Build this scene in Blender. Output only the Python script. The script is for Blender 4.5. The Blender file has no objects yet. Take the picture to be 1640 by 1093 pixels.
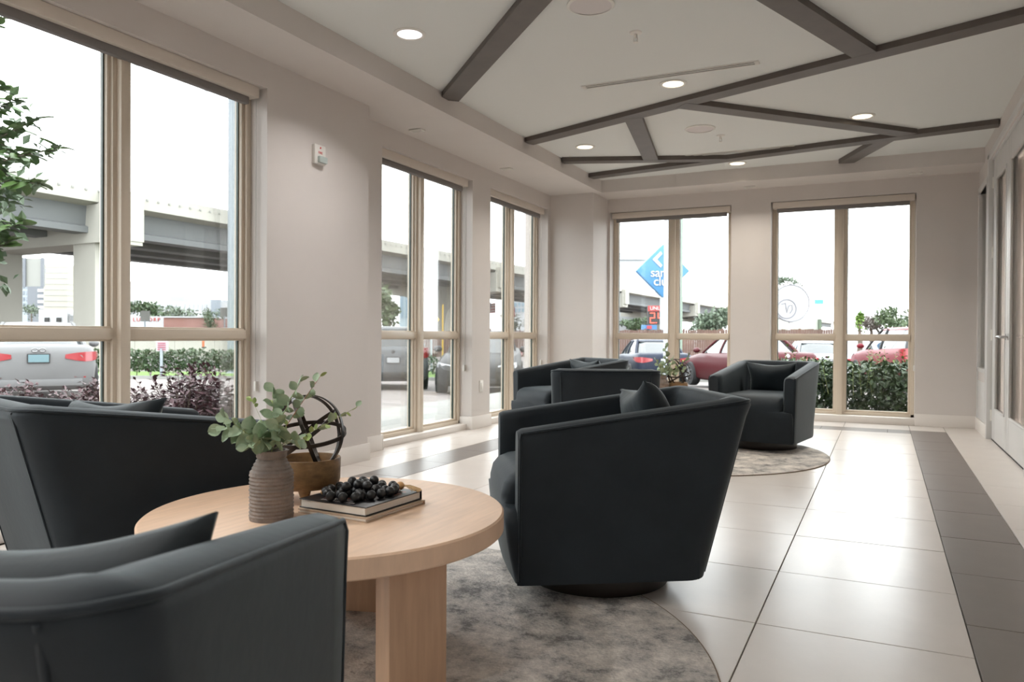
import bpy, bmesh, math, random
from mathutils import Vector, Matrix, Euler
random.seed(7)
C = bpy.context.scene.collection
PI = math.pi

# ------------------------------------------------------------------ camera, sky, exposure
CAM = Vector((0, 0, 0.925)); F = 1230.0
YAW = math.radians(25.8); PIT = math.atan(9.5 / F); ROLL = math.radians(0.32)
_f = Vector((-math.sin(YAW), math.cos(YAW), 0)); _r = Vector((math.cos(YAW), math.sin(YAW), 0)); _u = Vector((0, 0, 1))
FW = _f * math.cos(PIT) - _u * math.sin(PIT); U1 = _u * math.cos(PIT) + _f * math.sin(PIT)
RT = _r * math.cos(ROLL) + U1 * math.sin(ROLL); UP = U1 * math.cos(ROLL) - _r * math.sin(ROLL)
cd = bpy.data.cameras.new('camera'); cam = bpy.data.objects.new('camera', cd); C.objects.link(cam)
cd.sensor_width = 36; cd.lens = F / 1640 * 36; cd.clip_start = 0.05; cd.clip_end = 2000
m = Matrix((RT, UP, -FW)).transposed().to_4x4(); m.translation = CAM; cam.matrix_world = m
cd.dof.use_dof = True; cd.dof.focus_distance = 2.9; cd.dof.aperture_fstop = 6.3
S = bpy.context.scene; S.camera = cam

w = bpy.data.worlds.new('overcast_sky'); S.world = w; w.use_nodes = True
nt = w.node_tree; bg = nt.nodes['Background']
tc = nt.nodes.new('ShaderNodeTexCoord'); nz = nt.nodes.new('ShaderNodeTexNoise'); nz.inputs['Scale'].default_value = 2.2; nz.inputs['Detail'].default_value = 3
cr = nt.nodes.new('ShaderNodeValToRGB'); cr.color_ramp.elements[0].color = (.90, .93, .97, 1); cr.color_ramp.elements[1].color = (1, 1, 1, 1)
nt.links.new(tc.outputs['Generated'], nz.inputs['Vector']); nt.links.new(nz.outputs['Fac'], cr.inputs[0]); nt.links.new(cr.outputs[0], bg.inputs[0])
bg.inputs[1].default_value = 3.1
vs = S.view_settings; vs.view_transform = 'Standard'; vs.look = 'None'; vs.exposure = 1.38; vs.gamma = 1; vs.use_curve_mapping = False
S.cycles.max_bounces = 10; S.cycles.diffuse_bounces = 6; S.cycles.transparent_max_bounces = 24; S.cycles.glossy_bounces = 4
S.cycles.caustics_reflective = False; S.cycles.caustics_refractive = False

def at(px, py, D):
    """the point of the place D metres ahead of the viewer that the photograph shows at px, py"""
    return CAM + (FW * F + RT * (px - 820) - UP * (py - 546.5)) * (D / F)
def fwd(x, y): return x * _f.x + y * _f.y
def gz(x, y):
    """height of the ground outside: it falls away gently from the building"""
    return max(-1.1, min(-0.07, 0.15 - 0.03 * fwd(x, y)))
def ground_at(px, D):
    p = at(px, 537, D); return Vector((p.x, p.y, gz(p.x, p.y)))

# ------------------------------------------------------------------ materials
def mat(name, col, rough=.6, metal=0, var=0, vscale=8, bump=0, bscale=60, sheen=0, emit=0, spec=.5, coat=0, col2=None, stretch=None, detail=4):
    M = bpy.data.materials.new(name); M.use_nodes = True; n = M.node_tree; b = n.nodes['Principled BSDF']
    b.inputs['Base Color'].default_value = (*col, 1); b.inputs['Roughness'].default_value = rough; b.inputs['Metallic'].default_value = metal
    b.inputs['Specular IOR Level'].default_value = spec
    if sheen: b.inputs['Sheen Weight'].default_value = sheen; b.inputs['Sheen Roughness'].default_value = .35; b.inputs['Sheen Tint'].default_value = (.82, .95, 1, 1)
    if coat: b.inputs['Coat Weight'].default_value = coat; b.inputs['Coat Roughness'].default_value = .05
    if emit: b.inputs['Emission Color'].default_value = (*col, 1); b.inputs['Emission Strength'].default_value = emit
    if var or bump or col2:
        t = n.nodes.new('ShaderNodeTexCoord'); src = t.outputs['Object']
        if stretch:
            mp = n.nodes.new('ShaderNodeMapping'); mp.inputs['Scale'].default_value = stretch; n.links.new(src, mp.inputs[0]); src = mp.outputs[0]
        if var or col2:
            z = n.nodes.new('ShaderNodeTexNoise'); z.inputs['Scale'].default_value = vscale; z.inputs['Detail'].default_value = detail; z.inputs['Roughness'].default_value = .6
            n.links.new(src, z.inputs['Vector'])
            r = n.nodes.new('ShaderNodeValToRGB'); r.color_ramp.elements[0].position = .3; r.color_ramp.elements[1].position = .7
            a = col2 or tuple(max(0, c * (1 - var)) for c in col); e = col if col2 else tuple(min(1, c * (1 + var)) for c in col)
            r.color_ramp.elements[0].color = (*a, 1); r.color_ramp.elements[1].color = (*e, 1)
            n.links.new(z.outputs['Fac'], r.inputs[0]); n.links.new(r.outputs[0], b.inputs['Base Color'])
        if bump:
            z = n.nodes.new('ShaderNodeTexNoise'); z.inputs['Scale'].default_value = bscale; z.inputs['Detail'].default_value = 3
            n.links.new(src, z.inputs['Vector'])
            bp = n.nodes.new('ShaderNodeBump'); bp.inputs['Strength'].default_value = bump; bp.inputs['Distance'].default_value = .01
            n.links.new(z.outputs['Fac'], bp.inputs['Height']); n.links.new(bp.outputs[0], b.inputs['Normal'])
    return M
def glass_mat(name, tint, gloss):
    M = bpy.data.materials.new(name); M.use_nodes = True; n = M.node_tree; n.nodes.clear()
    o = n.nodes.new('ShaderNodeOutputMaterial'); mx = n.nodes.new('ShaderNodeMixShader'); t = n.nodes.new('ShaderNodeBsdfTransparent'); g = n.nodes.new('ShaderNodeBsdfGlossy')
    fr = n.nodes.new('ShaderNodeFresnel'); fr.inputs['IOR'].default_value = 1.45; mu = n.nodes.new('ShaderNodeMath'); mu.operation = 'MULTIPLY'; mu.inputs[1].default_value = gloss
    t.inputs[0].default_value = (*tint, 1); g.inputs['Roughness'].default_value = .01
    n.links.new(fr.outputs[0], mu.inputs[0]); n.links.new(mu.outputs[0], mx.inputs[0]); n.links.new(t.outputs[0], mx.inputs[1]); n.links.new(g.outputs[0], mx.inputs[2]); n.links.new(mx.outputs[0], o.inputs[0])
    return M

WALL = mat('wall_paint', (.63, .588, .562), .75, var=.015, vscale=3, bump=.12, bscale=260)
TRIM = mat('white_trim', (.74, .70, .665), .45)
CEIL = mat('ceiling_paint', (.71, .725, .71), .85, bump=.15, bscale=300)
BEAM = mat('brown_beam', (.105, .088, .078), .5, var=.12, vscale=6, stretch=(1, 1, 1))
GROUT = mat('dark_grout', (.16, .14, .12), .8)
TILE = mat('cream_tile', (.65, .60, .56), .28, var=.035, vscale=5, bump=.02, bscale=120, detail=7)
DTILE = mat('brown_tile', (.175, .15, .135), .33, var=.06, vscale=6, bump=.02, bscale=120, detail=7)
FRAME = mat('tan_window_frame', (.64, .555, .455), .4)
PANE = glass_mat('window_glass', (.94, .96, .955), .55)
GASK = mat('green_glass_edge', (.035, .06, .05), .3)
VALN = mat('beige_valance', (.64, .575, .51), .55)
ROLL_ = mat('grey_shade_cloth', (.20, .185, .18), .8, bump=.2, bscale=400)
CORD = mat('pale_cord', (.55, .53, .5), .6)
VELV = mat('charcoal_velvet', (.0165, .0228, .029), .6, var=.16, vscale=5, sheen=.22, bump=.05, bscale=30, spec=.25)
PILV = mat('pillow_velvet', (.019, .026, .031), .58, var=.18, vscale=7, sheen=.28, bump=.15, bscale=26, spec=.25)
PLIN = mat('espresso_plinth', (.02, .015, .012), .4)
OAK = mat('pale_oak', (.74, .525, .375), .42, var=.09, vscale=3.2, bump=.03, bscale=40, stretch=(14, 1.4, 1.4), detail=6)
OAKL = mat('oak_leg', (.54, .35, .23), .45, var=.12, vscale=3, bump=.03, bscale=40, stretch=(12, 12, 1), detail=6)
CERA = mat('taupe_ceramic', (.15, .125, .11), .75, col2=(.24, .20, .175), vscale=24, bump=.5, bscale=70)
BOWL = mat('rustic_brown_wood', (.32, .185, .075), .55, col2=(.14, .08, .035), vscale=5, bump=.1, bscale=60, stretch=(4, 4, 9), detail=7)
BOWLI = mat('pale_bowl_inside', (.52, .34, .17), .6, var=.1, vscale=20)
IRON = mat('bronze_iron', (.035, .028, .024), .38, metal=.6, var=.2, vscale=30)
LEAFE = mat('eucalyptus_leaf', (.40, .48, .33), .55, col2=(.22, .32, .20), vscale=14)
LEAFY = mat('young_eucalyptus_leaf', (.42, .50, .18), .5, col2=(.25, .36, .12), vscale=14)
STEM = mat('reddish_stem', (.36, .16, .08), .6)
STEMG = mat('green_stem', (.30, .34, .14), .6)
BEADM = mat('matt_black_bead', (.012, .012, .013), .38)
BEADG = mat('gold_bead', (.62, .36, .16), .4)
JUTE = mat('jute_tassel', (.50, .33, .17), .9, bump=.5, bscale=200)
BLACKC = mat('black_book_cover', (.014, .014, .016), .35)
PAGES = mat('book_pages', (.78, .74, .68), .8, var=.06, vscale=4, stretch=(1, 1, 120))
BROWNC = mat('brown_book_cover', (.50, .38, .28), .5)
LAMP = mat('warm_lamp_lens', (1, .88, .66), .5, emit=1.1)
LAMPC = mat('cool_lamp_lens', (1, .95, 1), .5, emit=1.0)
METW = mat('white_metal', (.72, .70, .66), .4)
CHROME = mat('brushed_chrome', (.6, .6, .6), .18, metal=1)
DARK = mat('dark_gap', (.02, .02, .02), .7)
DOORP = mat('white_door_paint', (.62, .61, .60), .4)
CURT = mat('sheer_taupe_curtain', (.58, .53, .50), .9)
n_ = CURT.node_tree; tr_ = n_.nodes.new('ShaderNodeBsdfTranslucent'); tr_.inputs[0].default_value = (.6, .55, .52, 1); mx_ = n_.nodes.new('ShaderNodeMixShader'); mx_.inputs[0].default_value = .5
n_.links.new(n_.nodes['Principled BSDF'].outputs[0], mx_.inputs[1]); n_.links.new(tr_.outputs[0], mx_.inputs[2]); n_.links.new(mx_.outputs[0], n_.nodes['Material Output'].inputs[0])
REDL = mat('red_print', (.6, .03, .03), .5)

def rug_mat():
    M = bpy.data.materials.new('distressed_rug'); M.use_nodes = True; n = M.node_tree; b = n.nodes['Principled BSDF']; b.inputs['Roughness'].default_value = .95
    t = n.nodes.new('ShaderNodeTexCoord')
    def noise(s, d, r):
        z = n.nodes.new('ShaderNodeTexNoise'); z.inputs['Scale'].default_value = s; z.inputs['Detail'].default_value = d; z.inputs['Roughness'].default_value = r
        n.links.new(t.outputs['Object'], z.inputs['Vector']); return z
    a = noise(6.0, 13, .80); r = n.nodes.new('ShaderNodeValToRGB'); e = r.color_ramp.elements
    e[0].position = .40; e[0].color = (.19, .186, .18, 1); e[1].position = .585; e[1].color = (.70, .66, .61, 1)
    k = e.new(.47); k.color = (.44, .42, .40, 1); k = e.new(.53); k.color = (.56, .525, .49, 1)
    n.links.new(a.outputs['Fac'], r.inputs[0])
    c = noise(5.5, 8, .75); r2 = n.nodes.new('ShaderNodeValToRGB'); r2.color_ramp.elements[0].position = .60; r2.color_ramp.elements[1].position = .74
    n.links.new(c.outputs['Fac'], r2.inputs[0])
    mx = n.nodes.new('ShaderNodeMix'); mx.data_type = 'RGBA'; mx.inputs[7].default_value = (.10, .065, .045, 1)
    n.links.new(r2.outputs[0], mx.inputs[0]); n.links.new(r.outputs[0], mx.inputs[6]); n.links.new(mx.outputs[2], b.inputs['Base Color'])
    z = noise(90, 2, .5); bp = n.nodes.new('ShaderNodeBump'); bp.inputs['Strength'].default_value = .6; bp.inputs['Distance'].default_value = .01
    n.links.new(z.outputs['Fac'], bp.inputs['Height']); n.links.new(bp.outputs[0], b.inputs['Normal']); return M
RUG = rug_mat()

# ------------------------------------------------------------------ mesh helpers
class MB:
    def __init__(s): s.v = []; s.f = []
    def add(s, vs, fs):
        o = len(s.v); s.v += [tuple(p) for p in vs]; s.f += [tuple(i + o for i in q) for q in fs]; return s
    def box(s, x0, x1, y0, y1, z0, z1, M=None):
        p = [Vector((x, y, z)) for x in (x0, x1) for y in (y0, y1) for z in (z0, z1)]
        if M is not None: p = [M(q) if callable(M) else M @ q for q in p]
        fs = [(0, 1, 3, 2), (4, 6, 7, 5), (0, 4, 5, 1), (2, 3, 7, 6), (0, 2, 6, 4), (1, 5, 7, 3)]
        return s.add(p, fs)
    def prism(s, poly, z0, z1, M=None):
        n = len(poly); p = [Vector((x, y, z0)) for x, y in poly] + [Vector((x, y, z1)) for x, y in poly]
        if M is not None: p = [M(q) if callable(M) else M @ q for q in p]
        return s.add(p, [tuple(range(n))[::-1], tuple(range(n, 2 * n))] + [(i, (i + 1) % n, n + (i + 1) % n, n + i) for i in range(n)])
    def lathe(s, prof, n=32, M=None, cap=True):
        p = []; 
        for r, z in prof:
            for k in range(n):
                a = 2 * PI * k / n; p.append(Vector((r * math.cos(a), r * math.sin(a), z)))
        if M is not None: p = [M @ q for q in p]
        fs = [(i * n + k, i * n + (k + 1) % n, (i + 1) * n + (k + 1) % n, (i + 1) * n + k) for i in range(len(prof) - 1) for k in range(n)]
        if cap: fs += [tuple(range(n))[::-1], tuple((len(prof) - 1) * n + k for k in range(n))]
        return s.add(p, fs)
    def tube(s, path, r, n=8, closed=False):
        path = [Vector(p) for p in path]; L = len(path); ps = []
        rr = r if isinstance(r, (list, tuple)) else [r] * L
        prev = None
        for i, p in enumerate(path):
            if closed: d = path[(i + 1) % L] - path[i - 1]
            else: d = path[min(i + 1, L - 1)] - path[max(i - 1, 0)]
            d = d.normalized() if d.length > 1e-9 else Vector((0, 0, 1))
            if prev is None:
                a = d.cross(Vector((0, 0, 1)));  a = a if a.length > .05 else d.cross(Vector((1, 0, 0)))
            else: a = prev - d * prev.dot(d)
            a.normalize(); prev = a; b = d.cross(a)
            for k in range(n):
                t = 2 * PI * k / n; ps.append(p + (a * math.cos(t) + b * math.sin(t)) * rr[i])
        m_ = L if closed else L - 1
        fs = [(i * n + k, i * n + (k + 1) % n, ((i + 1) % L) * n + (k + 1) % n, ((i + 1) % L) * n + k) for i in range(m_) for k in range(n)]
        if not closed: fs += [tuple(range(n))[::-1], tuple((L - 1) * n + k for k in range(n))]
        return s.add(ps, fs)
    def loft(s, rings, closed=True, cap=True):
        n = len(rings[0]); p = [q for r in rings for q in r]
        kk = n if closed else n - 1
        fs = [(i * n + k, i * n + (k + 1) % n, (i + 1) * n + (k + 1) % n, (i + 1) * n + k) for i in range(len(rings) - 1) for k in range(kk)]
        if cap: fs += [tuple(range(n))[::-1], tuple((len(rings) - 1) * n + k for k in range(n))]
        return s.add(p, fs)
    def sphere(s, c, r, n=12, m_=8, sz=1):
        c = Vector(c); rings = []
        for i in range(m_ + 1):
            t = PI * i / m_; rr = max(r * math.sin(t), 1e-4)
            rings.append([c + Vector((rr * math.cos(2 * PI * k / n), rr * math.sin(2 * PI * k / n), -r * math.cos(t) * sz)) for k in range(n)])
        return s.loft(rings)
    def mesh(s, name, smooth=None, bevel=0, seg=2):
        me = bpy.data.meshes.new(name); me.from_pydata(s.v, [], s.f)
        bm = bmesh.new(); bm.from_mesh(me); bmesh.ops.recalc_face_normals(bm, faces=bm.faces)
        if bevel:
            ed = [e for e in bm.edges if len(e.link_faces) == 2 and e.calc_face_angle(0) > .5]
            bmesh.ops.bevel(bm, geom=ed, offset=bevel, segments=seg, affect='EDGES', profile=.5, clamp_overlap=True)
        bm.to_mesh(me); bm.free()
        if smooth is not None or bevel:
            for p in me.polygons: p.use_smooth = True
            me.set_sharp_from_angle(angle=math.radians(smooth or 40))
        me.update(); return me
    def build(s, name, M, parent=None, smooth=None, bevel=0, seg=2):
        me = s.mesh(name, smooth, bevel, seg); me.materials.append(M)
        return link(name, me, parent)
def link(name, me, parent=None):
    o = bpy.data.objects.new(name, me); C.objects.link(o)
    if parent: o.parent = parent
    return o
def box(x0, x1, y0, y1, z0, z1): return MB().box(x0, x1, y0, y1, z0, z1)
def tag(o, label, cat, group=None):
    o['label'] = label; o['category'] = cat
    if group: o['group'] = group
    return o
def thing(name, label, cat, loc=(0, 0, 0), rz=0, group=None):
    o = bpy.data.objects.new(name, None); C.objects.link(o); o.empty_display_size = .1
    o.location = loc; o.rotation_euler = (0, 0, rz); return tag(o, label, cat, group)
def struct(o, label=None):
    o['kind'] = 'structure'
    if label: o['label'] = label
    return o
def root(name, label=None):
    o = bpy.data.objects.new(name, None); C.objects.link(o); return struct(o, label)
def dup(r, loc, rz, label, group=None):
    c = r.copy(); C.objects.link(c); c.location = loc; c.rotation_euler = (0, 0, rz); c['label'] = label
    if group: c['group'] = group
    for ch in r.children:
        d = ch.copy(); C.objects.link(d); d.parent = c
        for g in ch.children:
            e = g.copy(); C.objects.link(e); e.parent = d
    return c
def text(name, s, size, M, parent, Mx, ext=.004, align='CENTER', spacing=1.0):
    cu = bpy.data.curves.new(name, 'FONT'); cu.body = s; cu.size = size; cu.align_x = align; cu.align_y = 'CENTER'; cu.extrude = ext; cu.space_character = spacing
    cu.resolution_u = 4
    o = bpy.data.objects.new(name, cu); C.objects.link(o)
    dg = bpy.context.evaluated_depsgraph_get(); me = bpy.data.meshes.new_from_object(o.evaluated_get(dg)); C.objects.unlink(o); bpy.data.objects.remove(o)
    me.materials.clear(); me.materials.append(M); me.transform(Mx)
    return link(name, me, parent)

# ------------------------------------------------------------------ room shell
X1, XL, XR, YB, ZS, ZC = -3.41, -3.61, .86, 9.05, 2.60, 2.745
OUT = -3.95
YF = -6.0
# floor slab and its tiles
fl = struct(box(OUT, 1.1, YF, 9.4, -.16, -.006).build('floor', GROUT))
def tile_field(x0, x1, ys, M, tag_):
    key = {}
    for a, b in zip(ys[:-1], ys[1:]):
        k = round(b - a, 3)
        if k not in key:
            key[k] = box(0, x1 - x0 - .004, 0, b - a - .004, -.012, 0).mesh('tile', bevel=.0012, seg=1); key[k].materials.append(M)
        o = link('tile', key[k], fl); o.location = (x0 + .002, a + .002, random.uniform(-.0004, .0004))
def steps(y0, step, lo, hi):
    k = math.ceil((lo - y0) / step - 1e-6); r = [lo]
    while y0 + k * step < hi - .02:
        if y0 + k * step > lo + .02: r.append(y0 + k * step)
        k += 1
    return r + [hi]
Y0 = .75
for a, b in ((-2.80, -2.193), (-2.193, -1.583), (-1.583, -.973), (-.973, -.363), (-.363, .247)): tile_field(a, b, steps(3.178, .609, Y0, 8.28), TILE, 0)
tile_field(.247, .562, steps(2.86, .609, Y0, 8.585), DTILE, 0)
tile_field(.562, .90, steps(3.178, .609, Y0, 8.585), TILE, 0)
tile_field(-3.105, -2.80, steps(4.165, .609, Y0, 8.28), DTILE, 0)
tile_field(-3.44, -3.105, steps(3.178, .609, Y0, 8.585), TILE, 0)
tile_field(-3.70, -3.44, steps(3.178, .609, 4.60, 8.55), TILE, 0)
def tile_row(y0, y1, xs, M):
    for a, b in zip(xs[:-1], xs[1:]):
        o = box(0, b - a - .004, 0, y1 - y0 - .004, -.012, 0).build('tile', M, fl, bevel=.0012, seg=1); o.location = (a + .002, y0 + .002, 0)
tile_row(8.28, 8.585, steps(.045, .61, -3.105, .247), DTILE)
tile_row(8.585, 9.06, steps(-.363, .61, -3.10, .247) + [.562, .90], TILE)
rest = MB()
for i in range(7):
    for j in range(11): rest.box(-3.41 + i * .61, -3.41 + i * .61 + .605, YF + j * .61, YF + j * .61 + .605, -.012, 0)
o = rest.build('tile_field', TILE, fl); o['kind'] = 'stuff'

ceil = struct(box(OUT, 1.1, YF, 9.4, ZC, ZC + .15).build('ceiling', CEIL))
struct(box(OUT, -2.99, YF, 9.4, ZS, ZC).build('trim_1', WALL), 'taupe dropped soffit running above the left windows')
struct(box(-2.99, 1.1, 8.57, 9.4, ZS, ZC).build('trim_2', WALL), 'taupe dropped soffit above the far windows')
ceil_beams = [((-2.985, 5.055), (-.5, 2.57), .15), ((-2.99, 6.50), (.86, 5.035), .14), ((-.125, 5.33), (-1.15, 2.6), .15), ((-1.86, 6.10), (-2.135, 7.62), .145),
              ((-1.42, 5.91), (.20, 7.62), .145), ((-2.99, 7.345), (-1.45, 7.93), .125), ((-2.99, 8.20), (.86, 7.565), .14), ((-.36, 8.57), (.02, 7.70), .145)]
for i, (a, b, wd) in enumerate(ceil_beams):
    a = Vector(a); b = Vector(b); d = (b - a).normalized(); n = Vector((-d.y, d.x)) * wd / 2
    MB().prism([(a + n), (a - n), (b - n), (b + n)], ZC - .040 - .0006 * i, ZC + .01).build('ceiling_beam', BEAM, ceil)

def wall_with_openings(name, Mp, a0, a1, z1, openings, thick, base_face=True, mat_=WALL):
    """Mp maps (along, depth outward, z); openings = [(b0, b1, zlo, zhi)] sorted"""
    mb = MB(); cur = a0
    for b0, b1, zl, zh in openings:
        if b0 > cur: mb.box(cur, b0, 0, thick, 0, z1, Mp)
        if zh < z1: mb.box(b0, b1, 0, thick, zh, z1, Mp)
        if zl > 0: mb.box(b0, b1, 0, thick, -.1, zl, Mp)
        cur = b1
    if a1 > cur: mb.box(cur, a1, 0, thick, 0, z1, Mp)
    return struct(mb.build(name, mat_))
HD = 2.43
ML1 = lambda q: Vector((X1 - q.y, q.x, q.z)); ML2 = lambda q: Vector((XL - q.y, q.x, q.z)); MBk = lambda q: Vector((q.x, YB + q.y, q.z)); MRt = lambda q: Vector((XR + q.y, q.x, q.z))
wall_with_openings('wall_left', ML1, YF, 4.62, ZS, [(-3.0, -1.24, 0, HD), (-.6, 1.16, 0, HD), (1.80, 3.59, 0, HD)], .225)
wall_with_openings('wall_left_recess', ML2, 4.62, 8.52, ZS, [(5.07, 6.57, 0, HD), (6.95, 8.435, 0, HD)], .215)
wall_with_openings('wall_back', MBk, -3.11, .86, ZS, [(-3.04, -1.585, 0, HD + .005), (-1.15, .30, 0, HD + .005)], .215)
struct(MB().box(OUT, -3.07, 8.52, 9.35, 0, ZS).build('wall_corner', WALL))
wall_with_openings('wall_right', MRt, YF, 9.35, ZC, [(6.06, 8.19, 0, 2.545), (8.30, 8.98, .60, 2.36)], .22)
struct(box(OUT, 1.1, YF - .2, YF, 0, ZC).build('wall_front', WALL))
def base(side, pts):
    for i, (x0, x1, y0, y1) in enumerate(pts):
        struct(MB().box(x0, x1, y0, y1, 0, .125).build('baseboard_' + side, TRIM, bevel=.003))
base('left', [(X1, X1 + .015, 3.59, 4.635), (X1 - .06, X1, 3.59, 3.604), (XL, XL + .015, 4.62, 5.07), (XL, XL + .015, 6.555, 6.965), (XL - .13, XL, 6.555, 6.57), (XL - .05, XL + .015, 5.07, 5.085), (XL, XL + .015, 8.42, 8.52), (X1, X1 + .015, 1.16, 1.8)])
base('back', [(-1.585, -1.15, YB - .015, YB), (.30, .86, YB - .015, YB), (-3.07, -3.055, 8.52, YB), (XL, -3.055, 8.505, 8.52)])
base('right', [(XR - .015, XR, 8.20, 9.05), (XR - .015, XR, YF, 6.0)])

# ------------------------------------------------------------------ windows
def window(n, Mp, a0, a1, mull, hd, zs, rz, edge_side=1, sill_proj=.05):
    r = root('window_%d' % n)
    P = lambda *b: MB().box(*b, Mp)
    zt = 2.40; d0 = .13
    fr = MB()
    for (u0, u1) in ((a0, a0 + .035), (a1 - .035, a1)):
        fr.box(u0, u1, d0, d0 + .08, zs, zt + .02, Mp)
    fr.box(a0, a1, d0, d0 + .08, zs, zs + .03, Mp); fr.box(a0, a1, d0, d0 + .08, zt - .03, zt + .03, Mp)
    # inner beads step the profile
    for (u0, u1) in ((a0 + .035, a0 + .06), (a1 - .06, a1 - .035)): fr.box(u0, u1, d0 + .02, d0 + .076, zs + .03, zt, Mp)
    fr.build('frame', FRAME, r, bevel=.003)
    mu = MB().box(mull - .028, mull + .028, d0 - .035, d0 + .08, zs, zt, Mp).box(mull - .05, mull + .05, d0, d0 + .078, zs + .02, zt, Mp).box(mull - .068, mull + .068, d0 + .02, d0 + .076, zs + .03, zt, Mp)
    mu.build('mullion', FRAME, r, bevel=.003)
    for u0, u1 in ((a0 + .06, mull - .068), (mull + .068, a1 - .06)):
        MB().box(u0 - .02, u1 + .02, d0 - .005, d0 + .076, .893, .948, Mp).box(u0 - .02, u1 + .02, d0 + .012, d0 + .076, .882, .958, Mp).build('transom', FRAME, r, bevel=.003)
        MB().box(u0, u1, d0 + .02, d0 + .076, zs + .03, zs + .05, Mp).build('bottom_rail', FRAME, r, bevel=.003)
        for z0, z1 in ((zs + .05, .882), (.958, zt)):
            MB().box(u0 - .004, u1 + .004, d0 + .058, d0 + .066, z0 - .004, z1 + .004, Mp).build('pane', PANE, r)
            e = u1 if edge_side > 0 else u0
            MB().box(e - .008 * edge_side, e, d0 + .042, d0 + .057, z0, z1, Mp).build('glazing_edge', GASK, r)
    MB().box(a0, a1, sill_proj, d0 + .12, 0, zs, Mp).build('sill', TRIM, r, bevel=.004)
    return r
ML1w = ML1; hd = HD
window(1, ML1, 1.80, 3.59, 2.69, HD, .055, 0)
window(2, ML2, 5.07, 6.57, 5.82, HD, .055, 0)
window(3, ML2, 6.95, 8.435, 7.685, HD, .055, 0)
window(4, MBk, -3.04, -1.585, -2.285, HD, .073, 0, -1, .0)
window(5, MBk, -1.15, .30, -.43, HD, .073, 0, -1, .0)
window(6, ML1, -.6, 1.16, .28, HD, .055, 0)  # this window and the next are added out of view to bring in daylight
window(7, ML1, -3.0, -1.24, -2.12, HD, .055, 0)

def blind(Mp, a0, a1, label, cord_at, front=.03):
    t = thing('roller_blind', label, 'blind', group='roller blinds above the windows')
    MB().box(a0, a1, front, front + .095, 2.362, 2.428, Mp).build('valance', VALN, t, bevel=.002)
    MB().box(a0 + .04, a1 - .045, front + .035, front + .075, 2.318, 2.364, Mp).build('rolled_shade', ROLL_, t, bevel=.006)
    if cord_at is not None:
        cm = MB()
        for du in (0, .028):
            cm.tube([Mp(Vector((cord_at + du, front + .045, z))) for z in (2.37, 1.5, .62)], .0022, 6)
        cm.build('pull_chain', CORD, t)
        MB().box(cord_at - .006, cord_at + .034, front + .038, front + .055, .57, .63, Mp).build('chain_holder', METW, t, bevel=.003)
    return t
blind(ML1, 1.82, 3.555, 'beige roller blind above the large nearest left window', 3.575)
blind(ML2, 5.09, 6.535, 'beige roller blind above the middle left window, chain hanging beside pier', 6.54)
blind(ML2, 6.97, 8.40, 'beige roller blind above the left window nearest the far corner', 8.41)
blind(MBk, -3.015, -1.595, 'beige roller blind above far window beside the corner column', None, .0)
blind(MBk, -1.13, .285, 'beige roller blind above far window by the hedge and red vehicle', .29, .0)

# ------------------------------------------------------------------ doors and sidelight
XD = .89
def door(n, y0, y1, lever_y, dirn):
    r = root('door_%d' % n)
    st = .20; zt = 2.53; t0, t1 = XD, XD + .045
    g0, g1 = y0 + .19, y1 - .20
    if dirn > 0: g0, g1 = y0 + .12, y1 - .205
    else: g0, g1 = y0 + .205, y1 - .12
    sl = MB().box(t0, t1, y0, g0, .012, zt).box(t0, t1, g1, y1, .012, zt).box(t0, t1, g0, g1, .012, .28).box(t0, t1, g0, g1, 2.34, zt)
    sl.build('door_leaf', DOORP, r, bevel=.003)
    bd = MB()
    for a, b, c, d in ((g0, g0 + .018, .28, 2.34), (g1 - .018, g1, .28, 2.34), (g0, g1, .28, .298), (g0, g1, 2.322, 2.34)): bd.box(t0 - .006, t0 + .012, a, b, c, d)
    bd.build('glazing_bead', DOORP, r, bevel=.003)
    box(t0 + .018, t0 + .026, g0, g1, .28, 2.34).build('pane', PANE, r)
    cv = []; N = 130
    for i in range(N + 1):
        y = g0 - .03 + (g1 - g0 + .06) * i / N; cv.append((t1 + .05 + .008 * math.sin(i * 1.35) + .004 * math.sin(i * .47), y))
    cb = MB(); cb.loft([[Vector((x, y, .25)), Vector((x + .004, y, .25)), Vector((x + .004, y, 2.38)), Vector((x, y, 2.38))] for x, y in cv]).build('curtain', CURT, r, smooth=60)
    h = MB().lathe([(.026, 0), (.026, .008), (.012, .010), (.010, .045)], 20, Matrix.Translation((t0, lever_y, .932)) @ Matrix.Rotation(-PI / 2, 4, 'Y'))
    h.tube([(t0 - .045, lever_y, .932), (t0 - .052, lever_y + dirn * .02, .932), (t0 - .054, lever_y + dirn * .12, .930)], .0115, 10)
    h.build('lever_handle', CHROME, r, smooth=40)
    for z in ((.22, .95, 1.70, 2.33) if dirn > 0 else ()):
        MB().lathe([(.008, z - .05), (.008, z + .05)], 10, Matrix.Translation((t0 - .004, y1 + .004, 0))).box(t0 - .003, t0 + .001, y1 - .02, y1 + .025, z - .05, z + .05).build('hinge', METW, r)
    return r
door(1, 7.235, 8.165, 7.30, 1)
door(2, 6.09, 7.225, 7.16, -1)
tr = MB().box(XR - .012, XR + .06, 8.17, 8.255, 0, 2.60).box(XR - .012, XR + .06, 6.0, 6.085, 0, 2.60).box(.872, XR + .06, 6.0, 8.19, 2.5325, 2.60).box(XR - .012, XR + .02, 6.0, 8.255, 2.546, 2.60)
struct(tr.build('trim_3', DOORP, bevel=.004), 'white door casing on the right wall')
struct(box(XD + .0, XD + .06, 6.09, 8.17, .0005, .010).build('trim_4', DARK), 'dark door threshold')
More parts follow.
